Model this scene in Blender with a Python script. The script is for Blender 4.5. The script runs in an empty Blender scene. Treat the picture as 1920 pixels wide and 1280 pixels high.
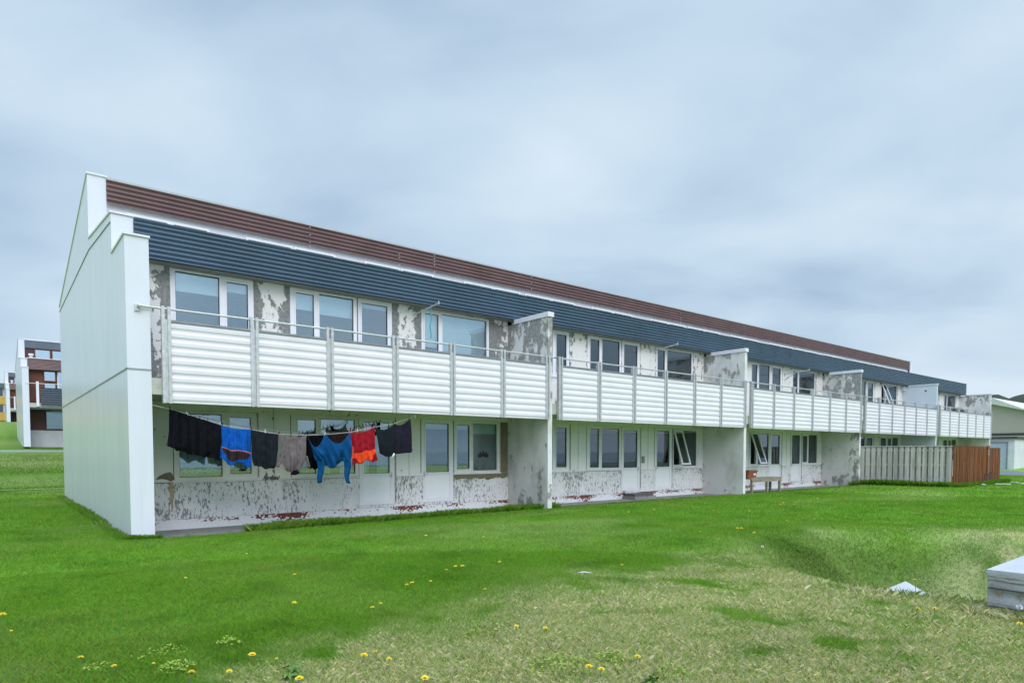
import bpy, bmesh, math, random
import numpy as np
from mathutils import Vector, Matrix
random.seed(7); rng = np.random.default_rng(11)
S = bpy.context.scene
COL = S.collection
R = math.radians

# ------------------------------------------------------------------ materials
def newmat(name):
    m = bpy.data.materials.new(name); m.use_nodes = True
    nt = m.node_tree
    for n in list(nt.nodes): nt.nodes.remove(n)
    o = nt.nodes.new('ShaderNodeOutputMaterial'); b = nt.nodes.new('ShaderNodeBsdfPrincipled')
    nt.links.new(b.outputs[0], o.inputs[0])
    return m, nt, b, o
def node(nt, t, **kw):
    n = nt.nodes.new(t)
    for k, v in kw.items():
        if k.startswith('i_'): n.inputs[k[2:].replace('_', ' ')].default_value = v
        else: setattr(n, k, v)
    return n
def math_(nt, op, a, b=None, c=None):
    n = nt.nodes.new('ShaderNodeMath'); n.operation = op
    for i, x in enumerate((a, b, c)):
        if x is None: continue
        if isinstance(x, (int, float)): n.inputs[i].default_value = x
        else: nt.links.new(x, n.inputs[i])
    return n.outputs[0]
def maprange(nt, x, a, b, c=0., d=1., smooth=True):
    n = nt.nodes.new('ShaderNodeMapRange'); n.interpolation_type = 'SMOOTHSTEP' if smooth else 'LINEAR'
    nt.links.new(x, n.inputs[0])
    for i, v in enumerate((a, b, c, d)): n.inputs[i+1].default_value = v
    return n.outputs[0]
def mixc(nt, f, a, b, mode='MIX'):
    n = nt.nodes.new('ShaderNodeMix'); n.data_type = 'RGBA'; n.blend_type = mode
    for s, x in ((n.inputs[0], f), (n.inputs[6], a), (n.inputs[7], b)):
        if isinstance(x, (int, float)): s.default_value = x
        elif isinstance(x, (tuple, list)): s.default_value = (*x, 1) if len(x) == 3 else x
        else: nt.links.new(x, s)
    return n.outputs[2]
def noise(nt, scale, detail=5, rough=.55, stretch=(1,1,1), off=(0,0,0), dist=0.):
    tc = nt.nodes.new('ShaderNodeTexCoord'); mp = nt.nodes.new('ShaderNodeMapping')
    mp.inputs['Scale'].default_value = stretch; mp.inputs['Location'].default_value = off
    nt.links.new(tc.outputs['Object'], mp.inputs[0])
    n = nt.nodes.new('ShaderNodeTexNoise'); n.inputs['Scale'].default_value = scale
    n.inputs['Detail'].default_value = detail; n.inputs['Roughness'].default_value = rough
    n.inputs['Distortion'].default_value = dist
    nt.links.new(mp.outputs[0], n.inputs['Vector'])
    return n.outputs['Fac']
def bump(nt, b, h, strength=.3, dist=.01):
    n = nt.nodes.new('ShaderNodeBump'); n.inputs['Strength'].default_value = strength; n.inputs['Distance'].default_value = dist
    nt.links.new(h, n.inputs['Height']); nt.links.new(n.outputs[0], b.inputs['Normal'])
MATS = {}
def simple(name, col, rough=.6, metal=0., spec=.5, vary=.12, scale=3., bumpy=0., stretch=(1,1,1), bscale=60., dirt=None, dirtamt=(.62,.75)):
    """plain coloured surface with a little natural variation, optional blotches of dirt"""
    if name in MATS: return MATS[name]
    m, nt, b, o = newmat(name)
    n = noise(nt, scale, 6, .6, stretch)
    v = maprange(nt, n, .3, .7, 1-vary, 1+vary*.5, False)
    vm = nt.nodes.new('ShaderNodeVectorMath'); vm.operation = 'SCALE'
    vm.inputs[0].default_value = col; nt.links.new(v, vm.inputs['Scale'])
    c = vm.outputs[0]
    if dirt:
        d = noise(nt, scale*2.3, 8, .65, stretch, (3.1, 1.7, 5.2))
        c = mixc(nt, maprange(nt, d, *dirtamt), c, dirt)
    nt.links.new(c, b.inputs['Base Color'])
    r = maprange(nt, n, .3, .7, max(.02, rough-.06), min(1, rough+.08), False); nt.links.new(r, b.inputs['Roughness'])
    b.inputs['Metallic'].default_value = metal; b.inputs['Specular IOR Level'].default_value = spec
    if bumpy: bump(nt, b, noise(nt, bscale, 6, .7, stretch), bumpy)
    MATS[name] = m; return m
def flaking(name, base, under, scale, stretch, warm=(.55,.50,.40), grime=(.42,.43,.40), grimeamt=(.58,.85), bumpk=.5, crisp=.02, under2=None, cluster=1.9, cwt=.75):
    """old paint that has come off down to what lies beneath, where the mesh attribute 'peel' is high"""
    m, nt, b, o = newmat(name)
    at = nt.nodes.new('ShaderNodeAttribute'); at.attribute_name = 'peel'
    n1 = noise(nt, scale, 8, .62, stretch)
    val = math_(nt, 'ADD', math_(nt, 'ADD', n1, math_(nt, 'MULTIPLY', math_(nt, 'SUBTRACT', noise(nt, cluster, 4, .6, (1,1,.8), (9.1,3.3,7.7)), .5), cwt)), math_(nt, 'MULTIPLY', at.outputs['Fac'], .62))
    msk = maprange(nt, val, .80-crisp, .80+crisp)
    n2 = noise(nt, 1.3, 6, .6, (1,1,.6), (4.2,0,1.1))
    c = mixc(nt, maprange(nt, n2, *grimeamt), base, grime)
    n3 = noise(nt, 30, 4, .6, (1,1,.35))
    c = mixc(nt, maprange(nt, n3, .45, .75, 0, .16), c, warm)
    ring = maprange(nt, val, .72, .80, 0, .35)
    c = mixc(nt, ring, c, warm)
    u = mixc(nt, maprange(nt, noise(nt, 14, 6, .7), .35, .7), under, under2 or tuple(x*1.7 for x in under))
    c = mixc(nt, msk, c, u)
    nt.links.new(c, b.inputs['Base Color']); b.inputs['Roughness'].default_value = .75; b.inputs['Specular IOR Level'].default_value = .3
    h = math_(nt, 'SUBTRACT', math_(nt, 'MULTIPLY', noise(nt, 90, 5, .7), .3), msk)
    bump(nt, b, h, bumpk, .006)
    MATS[name] = m; return m

M_gable = None
def gable_mat():
    m, nt, b, o = newmat('pale_metal_cladding')
    tc = nt.nodes.new('ShaderNodeTexCoord'); sx = nt.nodes.new('ShaderNodeSeparateXYZ'); nt.links.new(tc.outputs['Object'], sx.inputs[0])
    t = math_(nt, 'FRACT', math_(nt, 'MULTIPLY', sx.outputs['Y'], 1/.30))
    groove = maprange(nt, math_(nt, 'ABSOLUTE', math_(nt, 'SUBTRACT', t, .5)), .0, .035, 1, 0)
    n = noise(nt, 1.1, 5, .6, (1,1.4,.35))
    c = mixc(nt, maprange(nt, n, .35, .7), (.715,.705,.775), (.665,.665,.735))
    st = noise(nt, 9, 5, .6, (1,1,.05))
    c = mixc(nt, maprange(nt, st, .52, .75, 0, .35), c, (.56,.61,.61))
    c = mixc(nt, math_(nt, 'MULTIPLY', groove, .55), c, (.42,.47,.49))
    nt.links.new(c, b.inputs['Base Color']); b.inputs['Roughness'].default_value = .26; b.inputs['Specular IOR Level'].default_value = .22
    wav = noise(nt, 2.2, 3, .5, (1,2.5,.7))
    h = math_(nt, 'SUBTRACT', math_(nt, 'MULTIPLY', wav, .6), groove)
    bump(nt, b, h, .12, .01)
    return m
def glass_mat(name, tint=(.90,.95,.97), refl=.14):
    m, nt, b, o = newmat(name); nt.nodes.remove(b)
    tr = node(nt, 'ShaderNodeBsdfTransparent'); tr.inputs[0].default_value = (*tint, 1)
    gl = node(nt, 'ShaderNodeBsdfGlossy'); gl.inputs['Color'].default_value = (.80,.92,1,1); gl.inputs['Roughness'].default_value = .015
    lw = node(nt, 'ShaderNodeFresnel'); lw.inputs[0].default_value = 1.5
    f = math_(nt, 'ADD', refl, math_(nt, 'MULTIPLY', lw.outputs[0], 1-refl))
    mx = node(nt, 'ShaderNodeMixShader'); nt.links.new(f, mx.inputs[0]); nt.links.new(tr.outputs[0], mx.inputs[1]); nt.links.new(gl.outputs[0], mx.inputs[2])
    bp = node(nt, 'ShaderNodeBump'); bp.inputs['Strength'].default_value = .05; bp.inputs['Distance'].default_value = .02
    nt.links.new(noise(nt, 1.1, 2, .5), bp.inputs['Height']); nt.links.new(bp.outputs[0], gl.inputs['Normal'])
    nt.links.new(mx.outputs[0], o.inputs[0]); MATS[name] = m
    return m
def attr_mat(name, rough=.8, transl=0., spec=.2, speckle=0.):
    m, nt, b, o = newmat(name)
    at = nt.nodes.new('ShaderNodeAttribute'); at.attribute_name = 'gcol'
    c = at.outputs['Color']
    if speckle:
        n = noise(nt, 14, 8, .75); n2 = noise(nt, 70, 4, .7)
        c = mixc(nt, 1., c, mixc(nt, maprange(nt, math_(nt, 'MULTIPLY', math_(nt,'ADD',n,n2), .5), .3, .7), (1-speckle,)*3, (1+speckle*.6,)*3), 'MULTIPLY')
        bump(nt, b, n2, .5, .02)
    nt.links.new(c, b.inputs['Base Color']); b.inputs['Roughness'].default_value = rough; b.inputs['Specular IOR Level'].default_value = spec
    if transl:
        t = node(nt, 'ShaderNodeBsdfTranslucent'); nt.links.new(c, t.inputs[0])
        mx = node(nt, 'ShaderNodeMixShader'); mx.inputs[0].default_value = transl
        nt.links.new(b.outputs[0], mx.inputs[1]); nt.links.new(t.outputs[0], mx.inputs[2]); nt.links.new(mx.outputs[0], o.inputs[0])
    return m
def plank_mat(name, col, col2, dark, pitch, axis, rough=.8):
    m, nt, b, o = newmat(name)
    tc = nt.nodes.new('ShaderNodeTexCoord'); sx = nt.nodes.new('ShaderNodeSeparateXYZ'); nt.links.new(tc.outputs['Object'], sx.inputs[0])
    fl = math_(nt, 'FLOOR', math_(nt, 'MULTIPLY', sx.outputs[axis], 1/pitch))
    wn = nt.nodes.new('ShaderNodeTexWhiteNoise'); wn.noise_dimensions = '1D'; nt.links.new(fl, wn.inputs['W'])
    gr = noise(nt, 26, 6, .65, (1,1,.06))
    c = mixc(nt, maprange(nt, math_(nt, 'MULTIPLY', math_(nt, 'ADD', wn.outputs[0], maprange(nt, gr, .3, .7)), .5), .2, .8), col, col2)
    c = mixc(nt, maprange(nt, noise(nt, 6, 7, .7, (1,1,.25), (2,2,2)), .56, .78, 0, .7), c, dark)
    nt.links.new(c, b.inputs['Base Color']); b.inputs['Roughness'].default_value = rough; b.inputs['Specular IOR Level'].default_value = .25
    bump(nt, b, gr, .35, .006)
    return m

M = dict(
 gable=gable_mat(),
 white_trim=simple('white_metal_trim', (.765,.73,.79), .4, vary=.08, dirt=(.45,.46,.42), dirtamt=(.66,.85)),
 upvc=simple('white_window_plastic', (.79,.765,.80), .38, vary=.06, dirt=(.55,.55,.48), dirtamt=(.68,.9)),
 upvc_low=simple('aged_white_window_plastic', (.76,.75,.74), .45, vary=.07, dirt=(.45,.46,.38), dirtamt=(.64,.9)),
 door_panel=simple('white_door_panel', (.82,.82,.845), .35, vary=.04),
 panel=simple('white_corrugated_sheet', (.765,.715,.775), .42, vary=.06, dirt=(.62,.63,.50), dirtamt=(.64,.9), scale=1.6),
 galv=simple('galvanised_steel', (.58,.57,.58), .45, .45, vary=.22, scale=14),
 galv_dark=simple('grey_channel_steel', (.27,.28,.29), .5, .4, vary=.2, scale=8),
 navy=simple('navy_corrugated_sheet', (.076,.122,.188), .30, vary=.14, scale=1.2, spec=.75),
 maroon=simple('maroon_corrugated_sheet', (.185,.108,.108), .36, vary=.16, scale=1.2, spec=.45),
 dark_gap=simple('dark_sealant', (.03,.03,.03), .8),
 grey_seam=simple('grey_seam_strip', (.30,.33,.34), .6),  # grey strip for the sheet joints and roof flashing
 soffit=simple('mossy_concrete_soffit', (.50,.50,.44), .85, vary=.22, scale=2.2, bumpy=.3, dirt=(.15,.19,.10), dirtamt=(.55,.75)),
 grey_soffit=simple('grey_soffit_board', (.22,.22,.21), .8, vary=.2),
 roofing=simple('grey_roofing_felt', (.22,.23,.24), .85, vary=.2, scale=2),
 patio=simple('worn_patio_concrete', (.25,.245,.24), .9, vary=.22, scale=2.5, bumpy=.4, dirt=(.13,.14,.11), dirtamt=(.52,.72)),
 facade=flaking('flaking_cream_paint', (.735,.70,.68), (.17,.17,.165), 7.5, (1,1,.75), grime=(.58,.57,.52)),
 lower_facade=flaking('aged_pale_green_white_paint', (.78,.755,.755), (.10,.105,.10), 9, (1,1,.8), grime=(.56,.60,.52), grimeamt=(.5,.85)),
 ribbed=flaking('flecked_ribbed_board', (.735,.72,.735), (.19,.20,.21), 32, (1,1,.32), grime=(.56,.58,.58), grimeamt=(.5,.8), cwt=.38),
 plinth=flaking('plinth_paint_over_red', (.74,.74,.77), (.14,.035,.03), 17, (.8,1,1.3), cwt=.5, crisp=.012, under2=(.21,.065,.05)),
 fin=flaking('weathered_party_wall_render', (.75,.72,.72), (.23,.225,.22), 4.2, (1,1,.55), warm=(.45,.38,.30), grime=(.50,.49,.46), grimeamt=(.42,.75), crisp=.05),
 fin_clean=simple('clean_white_render', (.62,.67,.74), .7, vary=.05, scale=1.5),
 bare_wood=simple('stripped_brown_timber', (.20,.165,.105), .85, vary=.3, scale=12, bumpy=.5, stretch=(1,1,.2)),
 glass=glass_mat('window_glass'),
 glass_low=glass_mat('lower_window_glass', (.84,.91,.89), .13),
 room=simple('room_paint', (.42,.40,.36), .9),
 room_dark=simple('room_dark_furnishing', (.05,.045,.04), .8),
 blind=simple('pale_roller_blind', (.82,.85,.86), .8, vary=.05),
 curtain=simple('net_curtain', (.62,.66,.66), .9, vary=.12, scale=5),
 curtain_brown=simple('brown_curtain', (.13,.09,.085), .9, vary=.2, scale=5),
 wood_grey=plank_mat('silvered_fence_boards', (.46,.43,.405), (.28,.27,.25), (.17,.17,.12), .224, 'Y'),
 wood_red=plank_mat('red_brown_fence_boards', (.245,.080,.026), (.075,.022,.008), (.32,.145,.05), .11, 'X', .6),
 bench_wood=simple('weathered_bench_wood', (.27,.23,.17), .85, vary=.3, scale=10, bumpy=.4, stretch=(.3,1,1)),
 terracotta=simple('terracotta_plastic', (.33,.085,.05), .6, vary=.15),
 white_bit=simple('pale_scrap', (.66,.66,.66), .7, vary=.15, scale=9),
 black_metal=simple('black_enamel', (.02,.02,.022), .35),
 concrete=simple('board_marked_concrete', (.37,.38,.385), .9, vary=.3, scale=5, bumpy=.9, bscale=40, dirt=(.17,.18,.175), dirtamt=(.50,.72)),
 concrete_top=simple('pale_concrete_top', (.42,.435,.47), .85, vary=.12, scale=6, bumpy=.5),
 rust=simple('rust_stain', (.46,.36,.20), .85, vary=.35, scale=20),
 rope=simple('washing_line_cord', (.50,.50,.46), .8),
 teal_rope=simple('teal_rope', (.05,.33,.36), .8),
)

# ------------------------------------------------------------------ mesh helper
class MB:
    def __init__(s): s.v, s.f, s.mi, s.peel = [], [], [], None
    def quad(s, a, b, c, d, mi=0):
        n = len(s.v); s.v += [tuple(a), tuple(b), tuple(c), tuple(d)]; s.f.append((n, n+1, n+2, n+3)); s.mi.append(mi)
    def box(s, u0, u1, v0, v1, z0, z1, mi=0):
        n = len(s.v)
        s.v += [(u0,v0,z0),(u1,v0,z0),(u1,v1,z0),(u0,v1,z0),(u0,v0,z1),(u1,v0,z1),(u1,v1,z1),(u0,v1,z1)]
        for f in ((0,3,2,1),(4,5,6,7),(0,1,5,4),(1,2,6,5),(2,3,7,6),(3,0,4,7)):
            s.f.append(tuple(n+i for i in f)); s.mi.append(mi)
    def prism(s, poly, axis, a, b, mi=0):
        """poly in the two other axes, extruded along axis from a to b"""
        def P(p, t):
            return {'u': (t, p[0], p[1]), 'v': (p[0], t, p[1]), 'z': (p[0], p[1], t)}[axis]
        n = len(s.v); k = len(poly)
        s.v += [P(p, a) for p in poly] + [P(p, b) for p in poly]
        s.f.append(tuple(range(n, n+k))); s.f.append(tuple(range(n+2*k-1, n+k-1, -1)))
        s.mi += [mi, mi]
        for i in range(k):
            j = (i+1) % k; s.f.append((n+i, n+k+i, n+k+j, n+j)); s.mi.append(mi)
    def tube(s, pts, r, k=7, mi=0, caps=True):
        pts = [Vector(p) for p in pts]; rings = []
        for i, p in enumerate(pts):
            d = (pts[min(i+1, len(pts)-1)] - pts[max(i-1, 0)]).normalized()
            a = d.orthogonal().normalized() if abs(d.z) > .9 else d.cross(Vector((0,0,1))).normalized()
            b = d.cross(a); rr = r[i] if isinstance(r, (list, tuple)) else r
            n = len(s.v); rings.append(n)
            s.v += [tuple(p + a*math.cos(t)*rr + b*math.sin(t)*rr) for t in (2*math.pi*j/k for j in range(k))]
        for n, m in zip(rings, rings[1:]):
            for j in range(k): s.f.append((n+j, n+(j+1) % k, m+(j+1) % k, m+j)); s.mi.append(mi)
        if caps:
            s.f.append(tuple(range(rings[0]+k-1, rings[0]-1, -1))); s.mi.append(mi)
            s.f.append(tuple(range(rings[-1], rings[-1]+k))); s.mi.append(mi)
    def grid(s, fn, nx, ny, mifn=None, attr=None):
        n = len(s.v)
        for j in range(ny+1):
            for i in range(nx+1): s.v.append(tuple(fn(i/nx, j/ny)))
        for j in range(ny):
            for i in range(nx):
                a = n+j*(nx+1)+i; s.f.append((a, a+1, a+nx+2, a+nx+1)); s.mi.append(mifn((i+.5)/nx, (j+.5)/ny) if mifn else 0)
    def build(s, name, mats, parent=None, smooth=False, fix=True):
        me = bpy.data.meshes.new(name)
        off = ORIG.get(parent.name, Vector((0,0,0))) if parent else s.loc if hasattr(s, 'loc') else Vector((0,0,0))
        me.from_pydata([(x-off.x, y-off.y, z-off.z) for x, y, z in s.v], [], s.f)
        if not isinstance(mats, (list, tuple)): mats = [mats]
        for m in mats: me.materials.append(m)
        if len(mats) > 1: me.polygons.foreach_set('material_index', s.mi)
        if s.peel is not None:
            a = me.attributes.new('peel', 'FLOAT', 'POINT'); a.data.foreach_set('value', [s.peel(*p) for p in s.v])
        if fix:
            bm = bmesh.new(); bm.from_mesh(me); bmesh.ops.recalc_face_normals(bm, faces=bm.faces); bm.to_mesh(me); bm.free()
        if smooth: me.polygons.foreach_set('use_smooth', [True]*len(me.polygons))
        o = bpy.data.objects.new(name, me); COL.objects.link(o)
        if parent: o.parent = parent; ORIG[o.name] = off
        else: o.location = off; ORIG[o.name] = off
        return o
ORIG = {}
def tag(o, label, cat, group=None, kind=None):
    if label: o['label'] = label
    if cat: o['category'] = cat
    if group: o['group'] = group
    if kind: o['kind'] = kind
    return o
def thing(name, label, cat, loc=(0,0,0), group=None):
    o = bpy.data.objects.new(name, None); COL.objects.link(o); o.location = loc; o.empty_display_size = .2
    ORIG[o.name] = Vector(loc)
    return tag(o, label, cat, group)
def solo(mb, name, mat, label, cat, loc, group=None, smooth=False, kind=None):
    mb.loc = Vector(loc); return tag(mb.build(name, mat, None, smooth), label, cat, group, kind)

# ------------------------------------------------------------------ value noise for terrain and grass
def _h(i, j, s):
    n = (i*374761393 + j*668265263 + s*974711) & 0xFFFFFFFF
    n = ((n ^ (n >> 13))*1274126177) & 0xFFFFFFFF
    return ((n ^ (n >> 16)) & 0xFFFF)/65535.
def vnoise(x, y, s=0):
    xi = np.floor(x).astype(np.int64); yi = np.floor(y).astype(np.int64); fx = x-xi; fy = y-yi
    fx = fx*fx*(3-2*fx); fy = fy*fy*(3-2*fy)
    a = _h(xi, yi, s); b = _h(xi+1, yi, s); c = _h(xi, yi+1, s); d = _h(xi+1, yi+1, s)
    return (a*(1-fx)+b*fx)*(1-fy)+(c*(1-fx)+d*fx)*fy
def fbm(x, y, o=4, s=0):
    t = 0; a = .5; n = 0
    for k in range(o): t = t+a*vnoise(x*2**k, y*2**k, s+k*17); n += a; a *= .55
    return t/n
def sst(a, b, x):
    t = np.clip((x-a)/(b-a), 0, 1); return t*t*(3-2*t)

# ------------------------------------------------------------------ camera
CU, CV, CZ, YAW = -1.9456, -13.2236, 1.55, .8890
FW = (math.cos(YAW), math.sin(YAW)); RT = (math.sin(YAW), -math.cos(YAW))
cam = bpy.data.cameras.new('camera'); co = bpy.data.objects.new('camera', cam); COL.objects.link(co)
cam.sensor_width = 36; cam.lens = 1208.07/1920*36; cam.shift_y = (896.3-640)/1920; cam.clip_start = .05; cam.clip_end = 5000
co.location = (CU, CV, CZ); co.rotation_mode = 'XYZ'; co.rotation_euler = (math.pi/2-.0408, 0, YAW-math.pi/2)
S.camera = co

# ------------------------------------------------------------------ terrain
def rf(u, v):
    du, dv = u-CU, v-CV
    return du*RT[0]+dv*RT[1], du*FW[0]+dv*FW[1]
def ground_z(u, v):
    u = np.asarray(u, float); v = np.asarray(v, float)
    r, f = rf(u, v)
    z = .06*(fbm(u*.35, v*.35, 3, 3)-.5)*sst(1.2, -1.0, v)
    d = np.hypot(r-6.6, (f-8.9)*1.02)*(1+.22*(fbm(u*.7, v*.7, 3, 8)-.5))
    z = z-.95*(1-sst(1.2, 3.15, d))+.10*np.exp(-((d-3.7)/.8)**2)*sst(9.5, 11.5, f)
    z = z-.15*sst(-.6, .75, v)*sst(-.3, .3, u)*sst(3., 2., v)*sst(53, 50, u)     # falls a hand's breadth towards the house
    z = z+.078*np.clip(v-21, 0, 75)*sst(19, 30, v)*sst(49, 40, u)
    z = z+1.9*np.exp(-(((u-73)/6.)**2+((v+2.3)/3.2)**2))
    return z
G1 = np.array((.130, .285, .024)); G2 = np.array((.178, .350, .034)); G3 = np.array((.094, .222, .020)); DRY = np.array((.840, .740, .440)); OLV = np.array((.300, .380, .095))
def dryness(u, v):
    r, f = rf(u, v)
    line = np.interp(r, [-4, -2.4, -1.7, -1.2, .25, 2.6, 5.4, 9], [3.6, 4.0, 4.6, 6.0, 7.6, 9.1, 11.8, 12.5])
    n = fbm(u*.8, v*.8, 4, 21)-.5
    d = sst(.9, -1.6, f-line+2.6*n)
    dh = np.hypot(r-6.6, (f-8.9)*1.02); inh = 1-sst(2.5, 3.4, dh)
    bank = (np.exp(-(((r-6.5)/1.0)**2+((f-9.95)/.50)**2))+.6*np.exp(-(((r-8.2)/.9)**2+((f-10.6)/.4)**2)))*1.15; d = d*(1-.8*inh)
    n2 = .55*fbm(u*1.1, v*1.1, 3, 31)+.45*fbm(u*3.4, v*3.4, 3, 33)
    d = np.clip(d*.80+bank, 0, 1)*sst(.36, .60, n2+.07)
    far = .30*sst(.52, .75, fbm(u*.16, v*.45, 3, 41))*sst(9, 13, f)
    hill = .16*sst(.36, .62, fbm(u*.12, v*.3, 3, 43))*sst(25, 31, v)
    green_slope = np.exp(-(((r-5.0)/.9)**2+((f-10.0)/1.4)**2))  # keeps straw off the left slope of the hollow
    return np.clip(d*(1-.9*green_slope)+far*.6+hill, 0, 1)
def turf(u, v):
    n = fbm(u*.45, v*.45, 4, 51)[:, None]; m = fbm(u*2.1, v*2.1, 3, 61)[:, None]
    c = G1*(1-n)+G2*n; c = c*(1-sst(.5, .8, m)*.6)+G3*sst(.5, .8, m)*.6
    d = dryness(u, v)[:, None]
    r, f = rf(u, v); lush_shade = np.maximum(np.exp(-(((r-4.9)/.8)**2+((f-10.2)/1.5)**2)), np.exp(-(((r-5.6)/1.6)**2+((f-8.1)/.6)**2)))[:, None]
    c = c*(1-.42*lush_shade)*(1-.40*(1-sst(2.3, 3.3, np.hypot(r-6.6, (f-8.9)*1.02))))[:, None]*(1-.42*sst(11, 24, v))[:, None]  # shade of the hollow put into the grass colour, along with lusher green
    ol = sst(.45, .7, fbm(u*.9, v*.9, 3, 71))[:, None]*.4*(1-d)
    c = c*(1-ol*.5)+OLV*ol*.5
    return c, d[:, 0]
def axis(dense0, dense1, step, lo, hi, grow=1.16):
    a = list(np.arange(dense0, dense1+1e-6, step)); d = step
    while a[-1] < hi: d *= grow; a.append(a[-1]+d)
    d = step
    while a[0] > lo: d *= grow; a.insert(0, a[0]-d)
    return np.array(a)
gu = axis(-5, 16, .14, -1500, 2600); gv = axis(-14, 2.4, .14, -1500, 2600)
UU, VV = np.meshgrid(gu, gv); uf, vf = UU.ravel(), VV.ravel()
zz = ground_z(uf, vf)
nx, ny = len(gu), len(gv)
idx = np.arange(nx*ny).reshape(ny, nx)
faces = np.stack([idx[:-1,:-1], idx[:-1,1:], idx[1:,1:], idx[1:,:-1]], -1).reshape(-1, 4)
def np_mesh(name, verts, faces, cols, mat, smooth=True):
    me = bpy.data.meshes.new(name); k = faces.shape[1]
    me.vertices.add(len(verts)); me.vertices.foreach_set('co', np.ascontiguousarray(verts, np.float32).ravel())
    me.loops.add(faces.size); me.loops.foreach_set('vertex_index', np.ascontiguousarray(faces, np.int32).ravel())
    me.polygons.add(len(faces)); me.polygons.foreach_set('loop_start', np.arange(0, faces.size, k, dtype=np.int32))
    me.polygons.foreach_set('loop_total', np.full(len(faces), k, np.int32))
    me.update(calc_edges=True)
    a = me.attributes.new('gcol', 'FLOAT_COLOR', 'POINT')
    a.data.foreach_set('color', np.concatenate([cols, np.ones((len(cols), 1))], 1).astype(np.float32).ravel())
    me.materials.append(mat)
    if smooth: me.polygons.foreach_set('use_smooth', np.ones(len(faces), bool))
    o = bpy.data.objects.new(name, me); COL.objects.link(o); return o
c, d = turf(uf, vf)
gc = c*(1-.55*d[:, None])+DRY*.55*d[:, None]
rr_, ff_ = rf(uf, vf)
soil = sst(40, 20, ff_)[:, None]; gc = gc*(1-.12*soil)            # under the blades lies darker thatch
ground = np_mesh('ground', np.stack([uf, vf, zz], 1), faces, gc, attr_mat('turf_ground', .95, 0, .1, .35))
tag(ground, 'lawn ground sloping round the white row house', 'ground', None, 'structure')

# ---- the grass itself: blades
def blades(n, r0, r1, hmin, hmax, w, az=.80):
    f = np.sqrt(rng.uniform(r0*r0, r1*r1, n)); a = rng.uniform(-az, az, n)
    return CU+f*(np.cos(a)*FW[0]+np.sin(a)*RT[0]), CV+f*(np.cos(a)*FW[1]+np.sin(a)*RT[1]), hmin, hmax, w
sets = [blades(420000, 3.4, 6.2, .02, .055, .0019), blades(420000, 6.2, 10, .02, .055, .0028), blades(380000, 10, 16, .02, .055, .005),
        blades(400000, 16, 27, .03, .06, .011), blades(330000, 27, 52, .04, .07, .022)]
nf = 26000                                                       # longer fringe along the walls and fence the mower misses
fu = rng.uniform(2.2, 10.6, nf); fv = .75-.45*rng.random(nf)**1.2+.15*np.sin(fu*1.7)+.25*(fbm(fu*.9, fu*0, 3, 5)-.5)
sets.append((fu, fv, .06, .24, .009))
nf = 22000; fu = rng.uniform(10.3, 30, nf); fv = .62-.35*rng.random(nf)**1.3+.25*(fbm(fu*.9, fu*0, 3, 6)-.5); sets.append((fu, fv, .04, .12, .012))
nf = 9000; t_ = rng.random(nf); fu = 29.95+1.2*t_-.12-.25*rng.random(nf); fv = .3-3.64*t_; sets.append((fu, fv, .08, .30, .02))
nf = 9000; fu = rng.uniform(31, 38.6, nf); fv = -3.42-.3*rng.random(nf); sets.append((fu, fv, .06, .22, .02))
nf = 5000; fu = -.04-.18*rng.random(nf)**2; fv = rng.uniform(-.1, 13, nf); sets.append((fu, fv, .05, .14, .010))
nf = 2500; fu = rng.uniform(-.1, .45, nf); fv = -.03-.12*rng.random(nf); sets.append((fu, fv, .05, .13, .008))
nf = 2500; fu = 5.43-.25*rng.random(nf)**1.5; fv = rng.uniform(-13, -11.2, nf); sets.append((fu, fv, .04, .10, .003))
nf = 3500; fr = rng.normal(4.75, .55, nf); fff = rng.normal(7.05, .22, nf); fu = CU+fff*FW[0]+fr*RT[0]; fv = CV+fff*FW[1]+fr*RT[1]; sets.append((fu, fv, .03, .10, .004))
bu = np.concatenate([s[0] for s in sets]); bv = np.concatenate([s[1] for s in sets])
h0 = np.concatenate([np.full(len(s[0]), s[2]) for s in sets]); h1 = np.concatenate([np.full(len(s[0]), s[3]) for s in sets]); bw = np.concatenate([np.full(len(s[0]), s[4]) for s in sets])
fringe = np.arange(len(bu)) >= 1950000
edge = .78+.16*(fbm(bu*1.1, bu*0, 3, 9)-.5)
keep = ~((bu > -.01) & (bv > -.005) & (bu < .39) & (bv < 13)) & ~((bu > .3) & (bu < 49.8) & (bv > edge) & (bv < 13)) & ~((bu > 0) & (bu < 50) & (bv > 1) & (bv < 13))
for k in range(5): keep &= ~((bu > 10.04+9.842*k) & (bu < 10.24+9.842*k) & (bv > -.03))
keep &= ~((bu > 5.44) & (bu < 9) & (bv < -11.33)) & ~((bu > 49.9) & (bu < 64.2)) & ~((bv > 19.55) & (bv < 20.05))
keep &= ~((bu > -.2) & (bv > 43.3) & (bu < 22)) 
bu, bv, h0, h1, bw, fringe = (x[keep] for x in (bu, bv, h0, h1, bw, fringe))
n = len(bu); cg, dd = turf(bu, bv)
isdry = rng.random(n) < dd*.78
tall = sst(.1, .7, dd)
h = (h0+(h1-h0)*rng.random(n)**1.4)*(1+.35*tall*sst(12, 8, rf(bu, bv)[1]))*(.75+.6*fbm(bu*1.3, bv*1.3, 3, 77))
bc = (cg*(1-.45*dd[:, None])+OLV*.45*dd[:, None])*rng.uniform(.7, 1.35, n)[:, None]*np.stack([rng.uniform(.75, 1.35, n), np.ones(n), rng.uniform(.6, 1.5, n)], 1)
dc = DRY*rng.uniform(.65, 1.25, n)[:, None]*np.stack([np.ones(n), rng.uniform(.88, 1.08, n), rng.uniform(.8, 1.25, n)], 1)
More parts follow.
